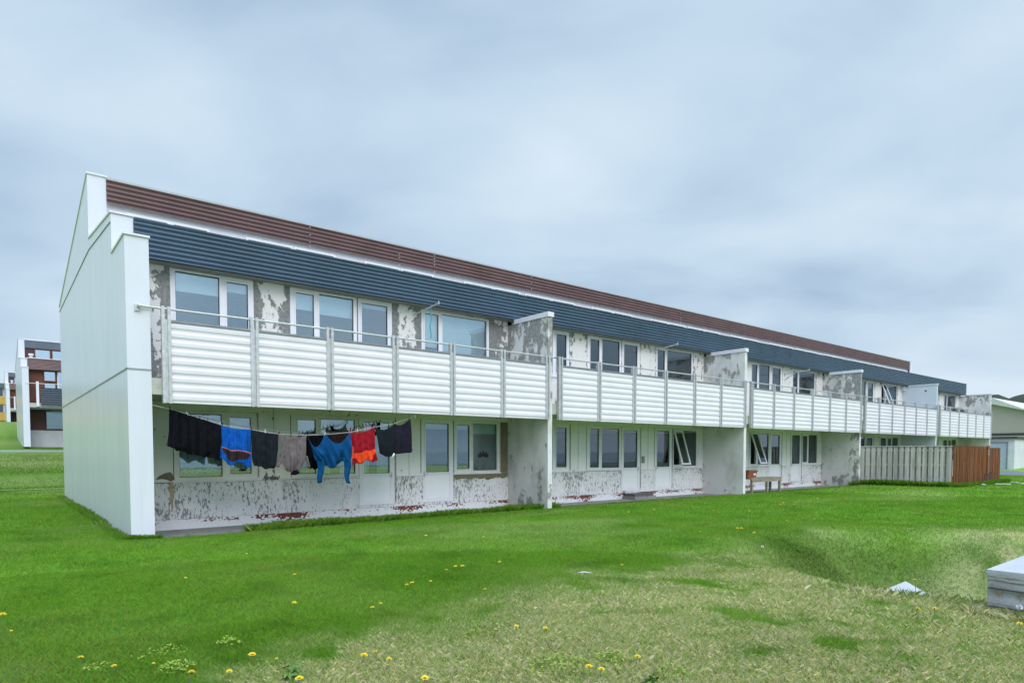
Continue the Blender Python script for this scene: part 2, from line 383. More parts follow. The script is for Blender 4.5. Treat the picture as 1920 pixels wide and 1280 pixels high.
mixd = np.clip(dd*.60+rng.normal(0, .34, n)*sst(.05, .4, dd), 0, 1)[:, None]; isdry = mixd[:, 0] > .5; bc = bc*(1-mixd)+dc*mixd; bc = np.where(fringe[:, None] & ~isdry[:, None], bc*.85, bc)
th = rng.uniform(0, 2*math.pi, n); lean = rng.uniform(.1, .9, n)*h*np.where(isdry, 1.1, 1.); la = rng.uniform(0, 2*math.pi, n)
wx, wy = np.cos(th)*bw*.5, np.sin(th)*bw*.5; bz = ground_z(bu, bv)-.004
V0 = np.stack([bu-wx, bv-wy, bz], 1); V1 = np.stack([bu+wx, bv+wy, bz], 1)
V2 = np.stack([bu+np.cos(la)*lean*.35+wx*.75, bv+np.sin(la)*lean*.35+wy*.75, bz+h*.6], 1)
V3 = np.stack([bu+np.cos(la)*lean, bv+np.sin(la)*lean, bz+h*np.where(isdry, .8, .97)], 1)
gv_ = np.stack([V0, V1, V2, V3], 1).reshape(-1, 3); base = np.arange(n)*4
gf = np.concatenate([np.stack([base, base+1, base+2], 1), np.stack([base, base+2, base+3], 1)], 0)
grass = np_mesh('grass', gv_, gf, np.repeat(bc, 4, 0), attr_mat('grass_blade', .6, .42, .12), False)
tag(grass, 'green lawn grass drying to straw in the foreground', 'grass', None, 'stuff')

# ------------------------------------------------------------------ the row house
W, T = 9.842, .38
VW, ZB = 1.77, 2.9
H1, H2, H2B, H3, H4 = 5.376, 6.16, 6.527, 8.04, 6.326
V1_, V2_, V3_ = 1.4745, 4.9255, 12.965
UEND = T+5*W
house = thing('row_house', 'long white two-storey row house with flaking paint, navy and maroon bands and five balconies', 'house')
gprof = [(0,-.2),(0,H1),(V1_,H1),(V1_,H2),(V2_,H2B),(V2_,H3),(V3_,H4),(V3_,-.2)]
def gable_wall(parent, u0, u1, z, mat, name='gable_wall'):
    mb = MB(); mb.prism([(a+z[0], b+z[1]) for a, b in gprof], 'u', u0, u1); o = mb.build(name, mat, parent)
    mb = MB()                                                     # cappings on the stepped top
    for (a, b), (c, d) in zip(gprof[1:-1], gprof[2:-1]):
        if abs(a-c) < 1e-6: continue
        a += z[0]; c += z[0]; b += z[1]; d += z[1]
        e = .03 if a != V2_+z[0] else 0.
        mb.prism([(a-.03, b+.003), (c+.002, d+.003), (c+.002, d+.04), (a-.03, b+.04)], 'u', u0-.02, u1+.02)
    mb.build('capping', M['white_trim'], o)
    return o
gw = gable_wall(house, 0, T, (0, 0), M['gable'])
mb = MB()                                                         # sheet joints: level joint and the one that follows the roof
mb.box(-.012, -.001, -.012, V3_, 3.02, 3.045)
mb.box(-.012, T, -.012, -.001, 3.02, 3.045)
mb.build('sheet_joint', M['grey_seam'], gw)
mb = MB()
mb.prism([(2.0, 6.02), (12.95, 6.02+.0), (12.95, 6.05), (2.0, 6.05)], 'u', -.001, -.0015)
mb = MB()
mb.prism([(1.50, 5.99), (V2_, 6.27), (V2_, 6.285), (1.50, 6.005)], 'u', -.014, -.002)
mb.prism([(V2_+.002, 6.27), (V3_-.02, 6.17), (V3_-.02, 6.185), (V2_+.002, 6.285)], 'u', -.014, -.002)
mb.build('roof_flashing', M['grey_seam'], gw)
eg = gable_wall(house, UEND-.16, UEND+.22, (0, 0), M['gable']) if False else None
# far end wall, plain (its front part is the last balcony wall)
mb = MB(); mb.prism([(VW,-.2),(VW,6.13),(V2_,6.35),(V2_,H3),(V3_,H4),(V3_,-.2)], 'u', UEND-.14, UEND+.12); ew = mb.build('end_wall', M['gable'], house)

# openings, metres from the start of each bay
UP = [dict(k='w', u=(1.07,2.77), z=(3.93,5.385), p=[(1.17,2.04,4.02,5.33),(2.19,2.64,4.05,5.27)]),
      dict(k='w', u=(3.58,5.27), z=(3.93,5.385), p=[(3.72,4.16,4.05,5.28),(4.29,5.17,4.02,5.33)]),
      dict(k='d', u=(5.285,6.25), z=(2.95,5.385), p=[(5.39,6.11,3.75,5.28)]),
      dict(k='w', u=(7.11,9.39), z=(3.93,5.365), p=[(7.22,7.66,4.05,5.27),(7.78,9.29,4.02,5.31)])]
LO = [dict(k='w', u=(1.08,2.78), z=(.93,2.43), p=[(1.18,2.04,1.01,2.37),(2.20,2.66,1.06,2.32)]),
      dict(k='w', u=(3.57,5.28), z=(.95,2.43), p=[(3.73,4.17,1.03,2.32),(4.30,5.18,1.01,2.35)]),
      dict(k='d', u=(5.295,6.29), z=(.20,2.40), p=[(5.41,6.14,1.0,2.31)]),
      dict(k='d', u=(7.14,8.135), z=(.19,2.43), p=[(7.23,7.98,1.0,2.33)]),
      dict(k='w', u=(8.15,9.77), z=(.95,2.43), p=[(8.24,8.68,1.07,2.31),(8.80,9.66,1.02,2.36)])]
AMT = [1., .42, .22, .12, .35]
def peel_up(k):
    jam = [o['u'] for o in UP]
    def f(u, v, z):
        x = u-W*k; p = .30
        near = min(min(abs(x-a), abs(x-b)) for a, b in jam)
        if k == 0:
            p += .62*max(0, 1-near/.24); p += .10*math.exp(-((z-4.4)/.5)**2)
            if x < .75: p += .55*max(0, min(1, (4.1-z)/.3))
            if x > 9.4: p += .42*math.exp(-((x-9.62)/.16)**2-((z-5.05)/.2)**2)+.18
        else:
            p -= .06; p += AMT[k]*.55*max(0, 1-near/.16); p += AMT[k]*.3*max(0, min(1, (z-5.0)/.3))
        if z < 3.3: p += .25
        return p
    return f
def peel_low(k):
    def f(u, v, z):
        x = u-W*k; p = .02+.12*AMT[k]
        if k == 0:
            p += .45*math.exp(-((x-3.15)/.28)**2-((z-.99)/.1)**2)
            p += .35*math.exp(-((x-4.6)/.8)**2-((z-2.5)/.07)**2)
        if k == 1: p += .5*math.exp(-((x-2.98)/.12)**2-((z-1.0)/.1)**2)
        if k == 2: p += .3*max(0, 1-abs(x-9.95+.0)/.25)
        return p
    return f
def peel_rib(k):
    a = [.355, .345, .33, .28, .28][k]
    return lambda u, v, z: a+.05*math.sin(u*1.7+k)*math.sin(u*.9)+.05*(z-.5)
def peel_pl(k):
    a = [.33, .37, .27, .24, .24][k]
    def f(u, v, z):
        x = u-W*k
        return a+.24*math.sin(x*2.9+1)*math.sin(x*1.13+.4)-.14*max(0, 3.2-x)*.4*(k == 0)+(.10 if z > .05 else -.12)
    return f
def gridline(lo, hi, cuts, step):
    c = sorted({round(x, 4) for x in [lo, hi]+[x for x in cuts if lo < x < hi]}); out = []
    for a, b in zip(c, c[1:]):
        n = max(1, round((b-a)/step)); out += [a+(b-a)*i/n for i in range(n)]
    return out+[hi]
def wall(u0, u1, z0, z1, v, holes, depth, step, peel, rib=None):
    mb = MB(); us = gridline(u0, u1, [x for h in holes for x in h[:2]], step); zs = gridline(z0, z1, [x for h in holes for x in h[2:]], step if not rib else .3)
    def inside(u, z): return any(h[0] < u < h[1] and h[2] < z < h[3] for h in holes)
    ids = {}
    def P(i, j):
        if (i, j) not in ids:
            ids[(i, j)] = len(mb.v); o = (0, 0, rib, rib)[i % 4] if rib else 0
            mb.v.append((us[i], v-o, zs[j]))
        return ids[(i, j)]
    for j in range(len(zs)-1):
        for i in range(len(us)-1):
            if inside((us[i]+us[i+1])/2, (zs[j]+zs[j+1])/2): continue
            mb.f.append((P(i,j), P(i+1,j), P(i+1,j+1), P(i,j+1))); mb.mi.append(0)
    for a, b, c, d in holes:
        a, b, c, d = max(a, u0), min(b, u1), max(c, z0), min(d, z1)
        if c >= d: continue
        if c > z0+1e-4: mb.quad((a,v,c),(b,v,c),(b,v+depth,c),(a,v+depth,c))
        if d < z1-1e-4: mb.quad((a,v,d),(b,v,d),(b,v+depth,d),(a,v+depth,d))
        mb.quad((a,v,c),(a,v+depth,c),(a,v+depth,d),(a,v,d)); mb.quad((b,v,c),(b,v+depth,c),(b,v+depth,d),(b,v,d))
    mb.peel = peel; return mb

def frame_mesh(mb, a, b, c, d, panes, v0, v1):
    """a frame with rectangular pane openings, cut as a grid so nothing overlaps"""
    us = sorted({a, b, *[x for p in panes for x in p[:2]]}); zs = sorted({c, d, *[x for p in panes for x in p[2:]]})
    def hole(u, z): return any(p[0] < u < p[1] and p[2] < z < p[3] for p in panes)
    for i in range(len(us)-1):
        for v in (v0, v1):
            for j in range(len(zs)-1):
                if not hole((us[i]+us[i+1])/2, (zs[j]+zs[j+1])/2): mb.quad((us[i],v,zs[j]),(us[i+1],v,zs[j]),(us[i+1],v,zs[j+1]),(us[i],v,zs[j+1]))
    def ring(a, b, c, d):
        mb.quad((a,v0,c),(b,v0,c),(b,v1,c),(a,v1,c)); mb.quad((a,v0,d),(b,v0,d),(b,v1,d),(a,v1,d))
        mb.quad((a,v0,c),(a,v1,c),(a,v1,d),(a,v0,d)); mb.quad((b,v0,c),(b,v1,c),(b,v1,d),(b,v0,d))
    ring(a, b, c, d)
    for p in panes: ring(*p)
def sash(mb, p, v, w=.035):
    """a raised bead round a pane"""
    a, b, c, d = p
    mb.box(a-w, b+w, v-.012, v-.001, d, d+w); mb.box(a-w, b+w, v-.012, v-.001, c-w, c)
    mb.box(a-w, a, v-.012, v-.001, c, d); mb.box(b, b+w, v-.012, v-.001, c, d)
def curtain(u0, u1, z0, z1, v, amp=.025, waves=None, hem=0.):
    mb = MB(); wv = waves or max(3, (u1-u0)/.11)
    mb.grid(lambda s, t: (u0+(u1-u0)*s, v+amp*math.sin(s*wv*2*math.pi)+amp*.4*math.sin(s*wv*3.7), z0+(z1-z0)*t+(hem*abs(math.sin(s*wv*math.pi)) if t == 0 else 0)), int(max(24, wv*9)), 4)
    return mb
def tilt(obs, hinge_z, v, ang):
    """swing a top-hung sash outwards about its upper edge"""
    for o in obs:
        for p in o.data.vertices:
            dz = p.co.z-hinge_z; dv = p.co.y-v
            p.co.z = hinge_z+dz*math.cos(ang)-dv*math.sin(ang)*0; p.co.y = v+dv+dz*math.sin(ang)
OPEN = {('lo',1,4,0): .30, ('lo',2,1,0): .34, ('up',3,3,0): .36}
# what hangs behind each pane: (kind, bottom share)
INSIDE = {('up',0,0,0):('b',.72),('up',0,0,1):('b',.86),('up',0,1,0):('b',.72),('up',0,1,1):('b',.66),('up',0,2,0):('b',.95),('up',0,3,0):('b',.30),('up',0,3,1):('b',.22),
 ('up',1,0,1):('b',.08),('up',1,1,1):('b',.70),('up',1,1,0):('n',0),('up',2,1,0):('c',0),('up',2,1,1):('c',0),('up',2,2,0):('c',0),('up',2,3,0):('b',.35),('up',2,3,1):('b',.1),
 ('up',3,1,1):('b',.1),('up',3,2,0):('c',0),('up',3,3,1):('b',.65),('up',4,3,1):('b',.2),('up',4,3,0):('b',.2),
 ('lo',0,0,0):('c',0),('lo',0,0,1):('c',0),('lo',0,1,0):('b',.80),('lo',0,1,1):('h',0),('lo',0,2,0):('h',.1),('lo',0,3,0):('b',.9),('lo',0,4,0):('b',.92),('lo',0,4,1):('b',.80),
 ('lo',1,0,1):('c',0),('lo',1,0,0):('c',0),('lo',1,1,1):('n',0),('lo',1,2,0):('h',0),('lo',1,4,1):('d',0),('lo',2,1,1):('s',.35),('lo',2,2,0):('s',.45),('lo',2,3,0):('c',0),('lo',2,4,0):('c',0),('lo',2,4,1):('c',0),
 ('lo',3,1,1):('n',0),('lo',3,3,0):('c',0)}
def opening(fl, k, i, o):
    x = W*k; low = fl == 'lo'; fm = M['upvc_low'] if low and o['k'] == 'w' and k == 0 else M['upvc']; gl = M['glass_low'] if low else M['glass']
    a, b = o['u'][0]+x, o['u'][1]+x; c, d = o['z']
    if fl == 'up' and k == 4 and o['k'] == 'd': pass
    ps = [(p[0]+x, p[1]+x, p[2], p[3]) for p in o['p']]
    fv = VW+.02; holes = list(ps); lowpan = None
    if o['k'] == 'd':
        p = ps[0]; lowpan = (p[0]-.01, p[1]+.02, c+.11, p[2]-.075); holes.append(lowpan)
    mb = MB(); frame_mesh(mb, a+.004, b-.004, c+.004, d-.004, holes, fv, fv+.075)
    opn = [j for j in range(len(ps)) if (fl, k, i, j) in OPEN]
    for j, p in enumerate(ps):
        if j not in opn: sash(mb, p, fv)
    if o['k'] == 'd':                                            # the door leaf stands a little proud inside its frame: draw its joint
        pass
    root = mb.build('window' if o['k'] == 'w' else 'door', fm, house)
    for j, p in enumerate(ps):
        if j in opn:
            q = (p[0]-.05, p[1]+.05, p[2]-.05, p[3]+.05)
            m1 = MB(); frame_mesh(m1, *q, [(p[0]+.01, p[1]-.01, p[2]+.01, p[3]-.01)], fv-.05, fv-.004); so = m1.build('open_sash', fm, root)
            m2 = MB(); m2.box(p[0]+.011, p[1]-.011, fv-.03, fv-.024, p[2]+.011, p[3]-.011); po = m2.build('pane', gl, root)
            tilt([so, po], q[3], fv, OPEN[(fl, k, i, j)])
        else:
            m2 = MB(); m2.box(p[0]+.001, p[1]-.001, fv+.03, fv+.036, p[2]+.001, p[3]-.001); m2.build('pane', gl, root)
            m2 = MB()                                           # dark rubber gasket between glass and frame
            frame_mesh(m2, p[0]+.001, p[1]-.001, p[2]+.001, p[3]-.001, [(p[0]+.012, p[1]-.012, p[2]+.012, p[3]-.012)], fv+.018, fv+.0285); m2.build('gasket', M['dark_gap'], root)
        ins = INSIDE.get((fl, k, i, j))
        if ins:
            kd, sh = ins; za = p[2]+(p[3]-p[2])*sh
            if kd == 'b':
                m2 = MB(); m2.box(p[0]-.03, p[1]+.03, fv+.12, fv+.124, za, p[3]+.05); m2.box(p[0]-.03, p[1]+.03, fv+.113, fv+.131, za-.02, za-.001); m2.build('roller_blind', M['blind'], root)
            elif kd == 'c': curtain(p[0]-.06, p[1]+.06, p[2]+.06, p[3]+.06, fv+.16, hem=.05).build('net_curtain', M['curtain'], root, True)
            elif kd == 'h':
                curtain(p[0]-.06, p[0]+(p[1]-p[0])*.30, p[2]-.04, p[3]+.06, fv+.17).build('net_curtain', M['curtain'], root, True)
                curtain(p[0]+(p[1]-p[0])*.62, p[1]+.06, p[2]-.04, p[3]+.06, fv+.17).build('net_curtain', M['curtain'], root, True)
            elif kd == 'd': curtain(p[0]+.05, p[0]+(p[1]-p[0])*.6, p[2]-.04, p[3]+.06, fv+.17).build('brown_curtain', M['curtain_brown'], root, True)
            elif kd == 's':
                m2 = MB(); z = p[3]
                while z > za: m2.box(p[0]-.02, p[1]+.02, fv+.12, fv+.14, z-.035, z-.008); z -= .05
                m2.build('slatted_blind', M['curtain_brown'], root)
    if lowpan:
        m2 = MB(); m2.box(lowpan[0]+.001, lowpan[1]-.001, fv+.012, fv+.05, lowpan[2]+.001, lowpan[3]-.001); m2.build('door_panel', M['door_panel'], root)
        m2 = MB(); hx = ps[0][1]+.055 if i != 3 else ps[0][0]-.05; hz = (ps[0][2]-.03)
        m2.box(hx-.016, hx+.016, fv-.02, fv-.001, hz-.09, hz+.07); m2.tube([(hx, fv-.02, hz), (hx, fv-.055, hz), (hx-.10*(1 if i != 3 else -1), fv-.055, hz-.004)], .009, 6)
        m2.build('handle', M['galv'], root)
    if o['k'] == 'w':
        m2 = MB(); m2.box(a-.03, b+.02, VW-.035, fv-.001, c-.028, c-.002); m2.build('sill', fm, root)
    return root
roots = {}
for k in range(5):
    x0 = T if k == 0 else T+W*k; x1 = T+W*(k+1)-.16
    hu = [(o['u'][0]+W*k, o['u'][1]+W*k, *o['z']) for o in UP]; hl = [(o['u'][0]+W*k, o['u'][1]+W*k, *o['z']) for o in LO]
    wall(x0, x1, ZB, 5.43, VW, hu, .22, .075 if k < 2 else .12, peel_up(k)).build('upper_wall', M['facade'], house)
    wall(x0, x1, .912, 2.6, VW, hl, .22, .12, peel_low(k)).build('lower_wall', M['lower_facade'], house)
    wall(x0, x1, .13, .905, VW+.002, hl, .2, .0245, peel_rib(k), .007).build('ribbed_wall_board', M['ribbed'], house)
    mb = wall(x0, x1, -.2, .125, VW-.015, [(h[0]-.01, h[1]+.01, .08, .3) for h in hl if h[2] < .5] and [], .2, .06, peel_pl(k))
    mb.quad((x0,VW-.015,.125),(x1,VW-.015,.125),(x1,VW+.1,.125),(x0,VW+.1,.125)); mb.build('plinth', M['plinth'], house)
    for i, o in enumerate(UP): roots['up',k,i] = opening('up', k, i, o)
    for i, o in enumerate(LO): roots['lo',k,i] = opening('lo', k, i, o)
    mb = MB()                                                     # open joints between the wall boards
    class JB:
        def box(s, *a): m_ = MB(); m_.box(*a); m_.build('wall_joint', M['dark_gap'], house)
        def build(s, *a): pass
    mb = JB()
    for i, o in enumerate(LO):
        if o['k'] == 'w': mb.box(o['u'][0]+W*k-.022, o['u'][0]+W*k-.008, VW-.006, VW-.001, .96, 2.42)
    for u_ in (2.80, 6.30, 7.06): mb.box(u_+W*k, u_+W*k+.016, VW-.007, VW-.001, .25 if u_ == 6.30 else .98, 2.44)
    for u_ in (3.16, 6.70): mb.box(u_+W*k, u_+W*k+.006, VW-.005, VW-.001, .93, 2.56)
    mb.box(x0+.002, 1.06+W*k, VW-.005, VW-.001, .900, .914); mb.build('wall_joint', M['dark_gap'], house)
    # rooms seen through the glass
    mb = MB()
    for za, zb in ((.22, 2.52), (2.96, 5.42)):
        vb = 6.0 if za < 1 else 4.6
        mb.quad((x0+.02,vb,za),(x1-.02,vb,za),(x1-.02,vb,zb),(x0+.02,vb,zb)); mb.quad((x0+.02,VW+.2,za),(x1-.02,VW+.2,za),(x1-.02,vb,za),(x0+.02,vb,za)); mb.quad((x0+.02,VW+.2,zb),(x1-.02,VW+.2,zb),(x1-.02,vb,zb),(x0+.02,vb,zb))
        for u_ in (x0+.02, W*k+3.2, W*k+6.75, x1-.02): mb.quad((u_,VW+.2,za),(u_,vb,za),(u_,vb,zb),(u_,VW+.2,zb))
    mb.build('room_wall', M['room'], house)
    mb = MB()
    for u_, w_, z_, h_ in ((4.3,1.1,.22,.95),(8.9,.8,.22,1.05),(1.5,1.0,.22,1.0),(8.6,.5,2.96,1.6),(4.5,1.0,2.96,1.1)): mb.box(W*k+u_, W*k+u_+w_, VW+.9, VW+1.5, z_+.01, z_+h_)
    mb.build('room_furniture', M['room_dark'], house)
# bay by bay details on the walls
mb = MB()
for u_, z_ in ((9.78, .93),): mb.box(u_, 10.05, VW-.012, VW-.001, .95, 2.42)
mb.box(8.14, 10.05, VW-.013, VW-.002, .835, .945); mb.build('stripped_board', M['bare_wood'], house)
mb = MB()                                                         # torn lower edge of that board
pts = [(8.14,.834)]+[(8.14+i*.08, .834-.02-.05*abs(math.sin(i*1.9)*math.sin(i*.6+1)) - (.07 if i in (14,15) else 0)) for i in range(1,24)]+[(10.05,.834)]
mb.prism(pts, 'v', VW-.011, VW-.009); mb.build('torn_edge', M['bare_wood'], house)
def blot(u, z, w, h, seed, n=22):
    r = random.Random(seed); return [(u+w*.5*math.cos(t)*(.65+.5*r.random()), z+h*.5*math.sin(t)*(.6+.5*r.random())) for t in (2*math.pi*i/n for i in range(n))]
mb = MB(); mb.prism([(.72,.97),(.78,1.05),(.9,1.11),(1.0,1.13),(1.05,1.07),(1.06,.96),(1.0,.93),(.93,.97),(.84,.99)], 'v', VW-.004, VW-.002); mb.build('bare_patch', M['bare_wood'], house)
mb = MB(); mb.prism([(.96,.89),(1.06,.89),(1.045,.6),(1.03,.3),(1.01,.3),(.99,.6)], 'v', VW-.0105, VW-.0085); mb.build('rust_streak', M['rust'], house)
# lotus sticker on the lower window next to the party wall
mb = MB()
def petal(cx, cz, ang, L, w):
    pts = []
    for i in range(9):
        t = i/8; pts.append((w*math.sin(math.pi*t)*(1-.3*t), L*t))
    pts = pts+[(-x, y) for x, y in pts[-2:0:-1]]
    return [(cx+x*math.cos(ang)+y*math.sin(ang), cz-x*math.sin(ang)+y*math.cos(ang)) for x, y in pts]
for j, (a_, L) in enumerate(((0,.21),(.52,.20),(-.52,.20),(1.0,.19),(-1.0,.19),(1.42,.16),(-1.42,.16))):
    mb.prism(petal(9.19+.05*math.sin(a_), 1.40+.02*abs(a_)*.3, a_, L, .036), 'v', VW+.048-.0006*j, VW+.0475-.0006*j)
mb.build('lotus_sticker', M['black_metal'], roots['lo',0,4])
mb = MB(); mb.box(16.2, 16.33, VW-.04, VW-.001, 1.16, 1.40); mb.box(16.225, 16.305, VW-.047, VW-.0405, 1.29, 1.37); mb.build('intercom', M['galv_dark'], house)
mb = MB(); mb.box(39.42, 39.66, VW-.16, VW-.001, 5.10, 5.36); mb.box(39.45, 39.63, VW-.19, VW-.161, 5.12, 5.2); mb.build('wall_lamp', M['white_trim'], house)
for u_, z_, vv in ((6.90,5.18,.60), (16.86,5.22,.75), (26.1,5.05,.62)):
    mb = MB(); mb.tube([(u_, VW-.002, z_), (u_+.02, vv, z_+.10)], .018, 7); mb.box(u_-.05, u_+.05, VW-.02, VW-.001, z_-.07, z_+.07); mb.tube([(u_+.02, vv+.02, z_+.06), (u_+.02, vv+.02, z_+.16)], .014, 6)
    if u_ > 26: mb.tube([(u_, VW-.01, z_-.25), (u_+.008, VW-.5, z_+.03)], .014, 6)
    dp = mb.build('drying_bracket', M['galv'], house)
    if u_ < 7:
        mb = MB(); mb.tube([(u_+.018, .98, z_+.06), (u_+.03, .99, 4.95), (u_+.0, 1.0, 4.75), (u_+.035, 1.0, 4.55), (u_+.02, 1.0, 4.45)], .014, 6); mb.build('rope', M['teal_rope'], dp)
for k in range(1):
    mb = MB(); mb.tube([(5.85, -.02, 2.34), (5.86, -.02, 2.46), (5.86, .0, 2.61)], .010, 6); mb.build('line_hook', M['rust'], house)
# party walls between the balconies
def peel_fin(k):
    a = [.30, .25, .34, 0, .24][k]
    def f(u, v, z):
        p = a+(.12 if z > 3.0 else -.14)+.22*math.exp(-((z-.2)/.25)**2)
        if k == 0: p += .20*math.exp(-((z-.9)/.3)**2-((v-.4)/.4)**2)+.08*(z > 3)
        if z > 4.9: p += .06
        if k == 2: p += .25*math.exp(-((v-.15)/.25)**2)
        return p
    return f
def finwall(parent, u1, z0=0., top=H1, peel=None, mat=None, cap=None, capz=.115):
    mb = MB(); u0 = u1-.16
    nz, nv = 30, 10
    zs = [z0-.25+(top-capz+.25-0)*i/nz for i in range(nz+1)]; vs = [VW*i/nv for i in range(nv+1)]
    vs[-1] = VW+.01
    for u_ in (u0, u1):
        for j in range(nz):
            for i in range(nv): mb.quad((u_,vs[i],zs[j]),(u_,vs[i+1],zs[j]),(u_,vs[i+1],zs[j+1]),(u_,vs[i],zs[j+1]))
    for j in range(nz): mb.quad((u0,0,zs[j]),(u1,0,zs[j]),(u1,0,zs[j+1]),(u0,0,zs[j+1]))
    mb.quad((u0,0,zs[-1]),(u1,0,zs[-1]),(u1,VW,zs[-1]),(u0,VW,zs[-1]))
    mb.peel = peel; o = mb.build('party_wall', mat, parent)
    mb = MB(); mb.box(u0-.03, u1+.03, -.035, V1_-.03, top-capz+.002, top+.015); mb.build('capping', cap, o)
    return o
for k in range(5):
    clean = k == 3
    o = finwall(house, T+W*(k+1), 0, H1, peel_fin(k), M['fin_clean'] if clean else M['fin'], M['white_trim'], .115 if k < 3 else .05)
    if clean: o['label'] = 'party wall freshly painted white'
    if k in (3, 4):
        mb = MB(); mb.tube([(T+W*(k+1)-.175, .55, 5.02), (T+W*(k+1)-.16, .55, 5.02)], .05, 10); mb.build('vent', M['black_metal'], o)
    if k == 4:
        mb = MB(); mb.box(UEND-.165, UEND+.005, -.004, .3, -.1, 5.3); 
# corrugated cladding bands
def corrugated(u0, u1, v, z0, z1, pitch, amp, flip=1, n=8):
    mb = MB(); steps = max(2, int(round((z1-z0)/pitch)))*n; us = [u0+(u1-u0)*i/max(1, round((u1-u0)/6)) for i in range(max(1, round((u1-u0)/6))+1)]
    ph = [v-amp*(.5+.5*math.cos(2*math.pi*i/n)) for i in range(n)]
    for j in range(steps+1):
        z = z0+(z1-z0)*j/steps
        for u_ in us: mb.v.append((u_, ph[j % n], z))
    k = len(us)
    for j in range(steps):
        for i in range(k-1): mb.f.append((j*k+i, j*k+i+1, (j+1)*k+i+1, (j+1)*k+i)); mb.mi.append(0)
    return mb
nb = corrugated(T+.004, UEND-.005, V1_, 5.405, 6.145, 0.0925, .058).build('navy_cladding', M['navy'], house, True)
mb = MB(); mb.box(T+.004, UEND-.005, V1_-.045, V1_+.02, 6.121, 6.145); mb.build('edge_flashing', M['navy'], nb)
mb = MB(); mb.box(T+.004, UEND-.005, V1_+.012, VW-.001, 5.385, 5.404); mb.build('soffit', M['grey_soffit'], house)
mb = MB(); mb.box(UEND-.004, UEND+.06, V1_-.05, VW+.2, 5.39, 6.18); mb.build('end_trim', M['gable'], nb)
mbn = corrugated(T+.004, UEND-.145, V2_, 7.44, 7.985, .1066, .060).build('maroon_cladding', M['maroon'], house, True)
mb = MB(); mb.box(T+.004, UEND-.145, V2_-.06, V2_+.3, 7.987, 8.035); mb.build('ridge_capping', simple('dull_zinc', (.42,.43,.43), .5), mbn)
mb = MB()
for u_ in (5.32, 9.48, 8.19, 13.65, 22.6):
    for i in range(6):
        if random.random() < .5: mb.box(u_-.014, u_+.014, V2_-.072, V2_-.055, 7.41+i*.1066, 7.395+i*.1066)
mb.build('sheet_bolt', M['white_trim'], mbn)
mb = MB(); mb.box(UEND-.14, UEND+.13, V2_-.08, V2_+.4, 6.4, 8.07); mb.build('end_trim', M['gable'], mbn)
# flat roof, attic wall with its ribbon of windows, rear roof slope
mb = MB(); mb.prism([(V1_+.03, 6.10), (V2_+.05, 6.28), (V2_+.05, 6.22), (V1_+.03, 6.04)], 'u', T+.004, UEND-.15); mb.build('flat_roof', M['roofing'], house)
mb = MB(); mb.prism([(V2_+.08, 7.9), (V3_, H4-.12), (V3_, H4-.24), (V2_+.08, 7.75)], 'u', T+.004, UEND-.15); mb.build('rear_roof', M['roofing'], house)
mb = MB(); mb.box(T+.002, UEND-.15, V3_-.25, V3_-.02, -.1, H4-.2); mb.build('rear_wall', M['gable'], house)
mb = MB(); mb.box(T+.004, UEND-.15, V2_+.06, V2_+.12, 6.22, 7.75); aw = mb.build('attic_wall', M['white_trim'], house)
for k in range(20):
    for a_, b_ in ((0.83,1.68),(1.80,2.62),(3.62,4.81),(4.92,6.07),(7.09,8.23),(8.34,9.46)):
        pass
for k in range(5):
    for a_, b_ in ((.90,2.05),(2.17,3.3),(3.62,4.81),(4.92,6.07),(7.09,8.23),(8.34,9.46)) if k else ((.83,1.70),(1.80,2.62),(3.62,4.81),(4.92,6.07),(7.09,8.23),(8.34,9.46)):
        a, b = a_+W*k, b_+W*k
        mb = MB(); frame_mesh(mb, a-.05, b+.05, 6.5, 7.33, [(a+.02, b-.02, 6.56, 7.27)], V2_+.01, V2_+.058); wn = mb.build('attic_window', M['upvc'], house)
        mb = MB(); mb.box(a+.021, b-.021, V2_+.035, V2_+.04, 6.561, 7.269); mb.build('pane', M['glass'], wn)
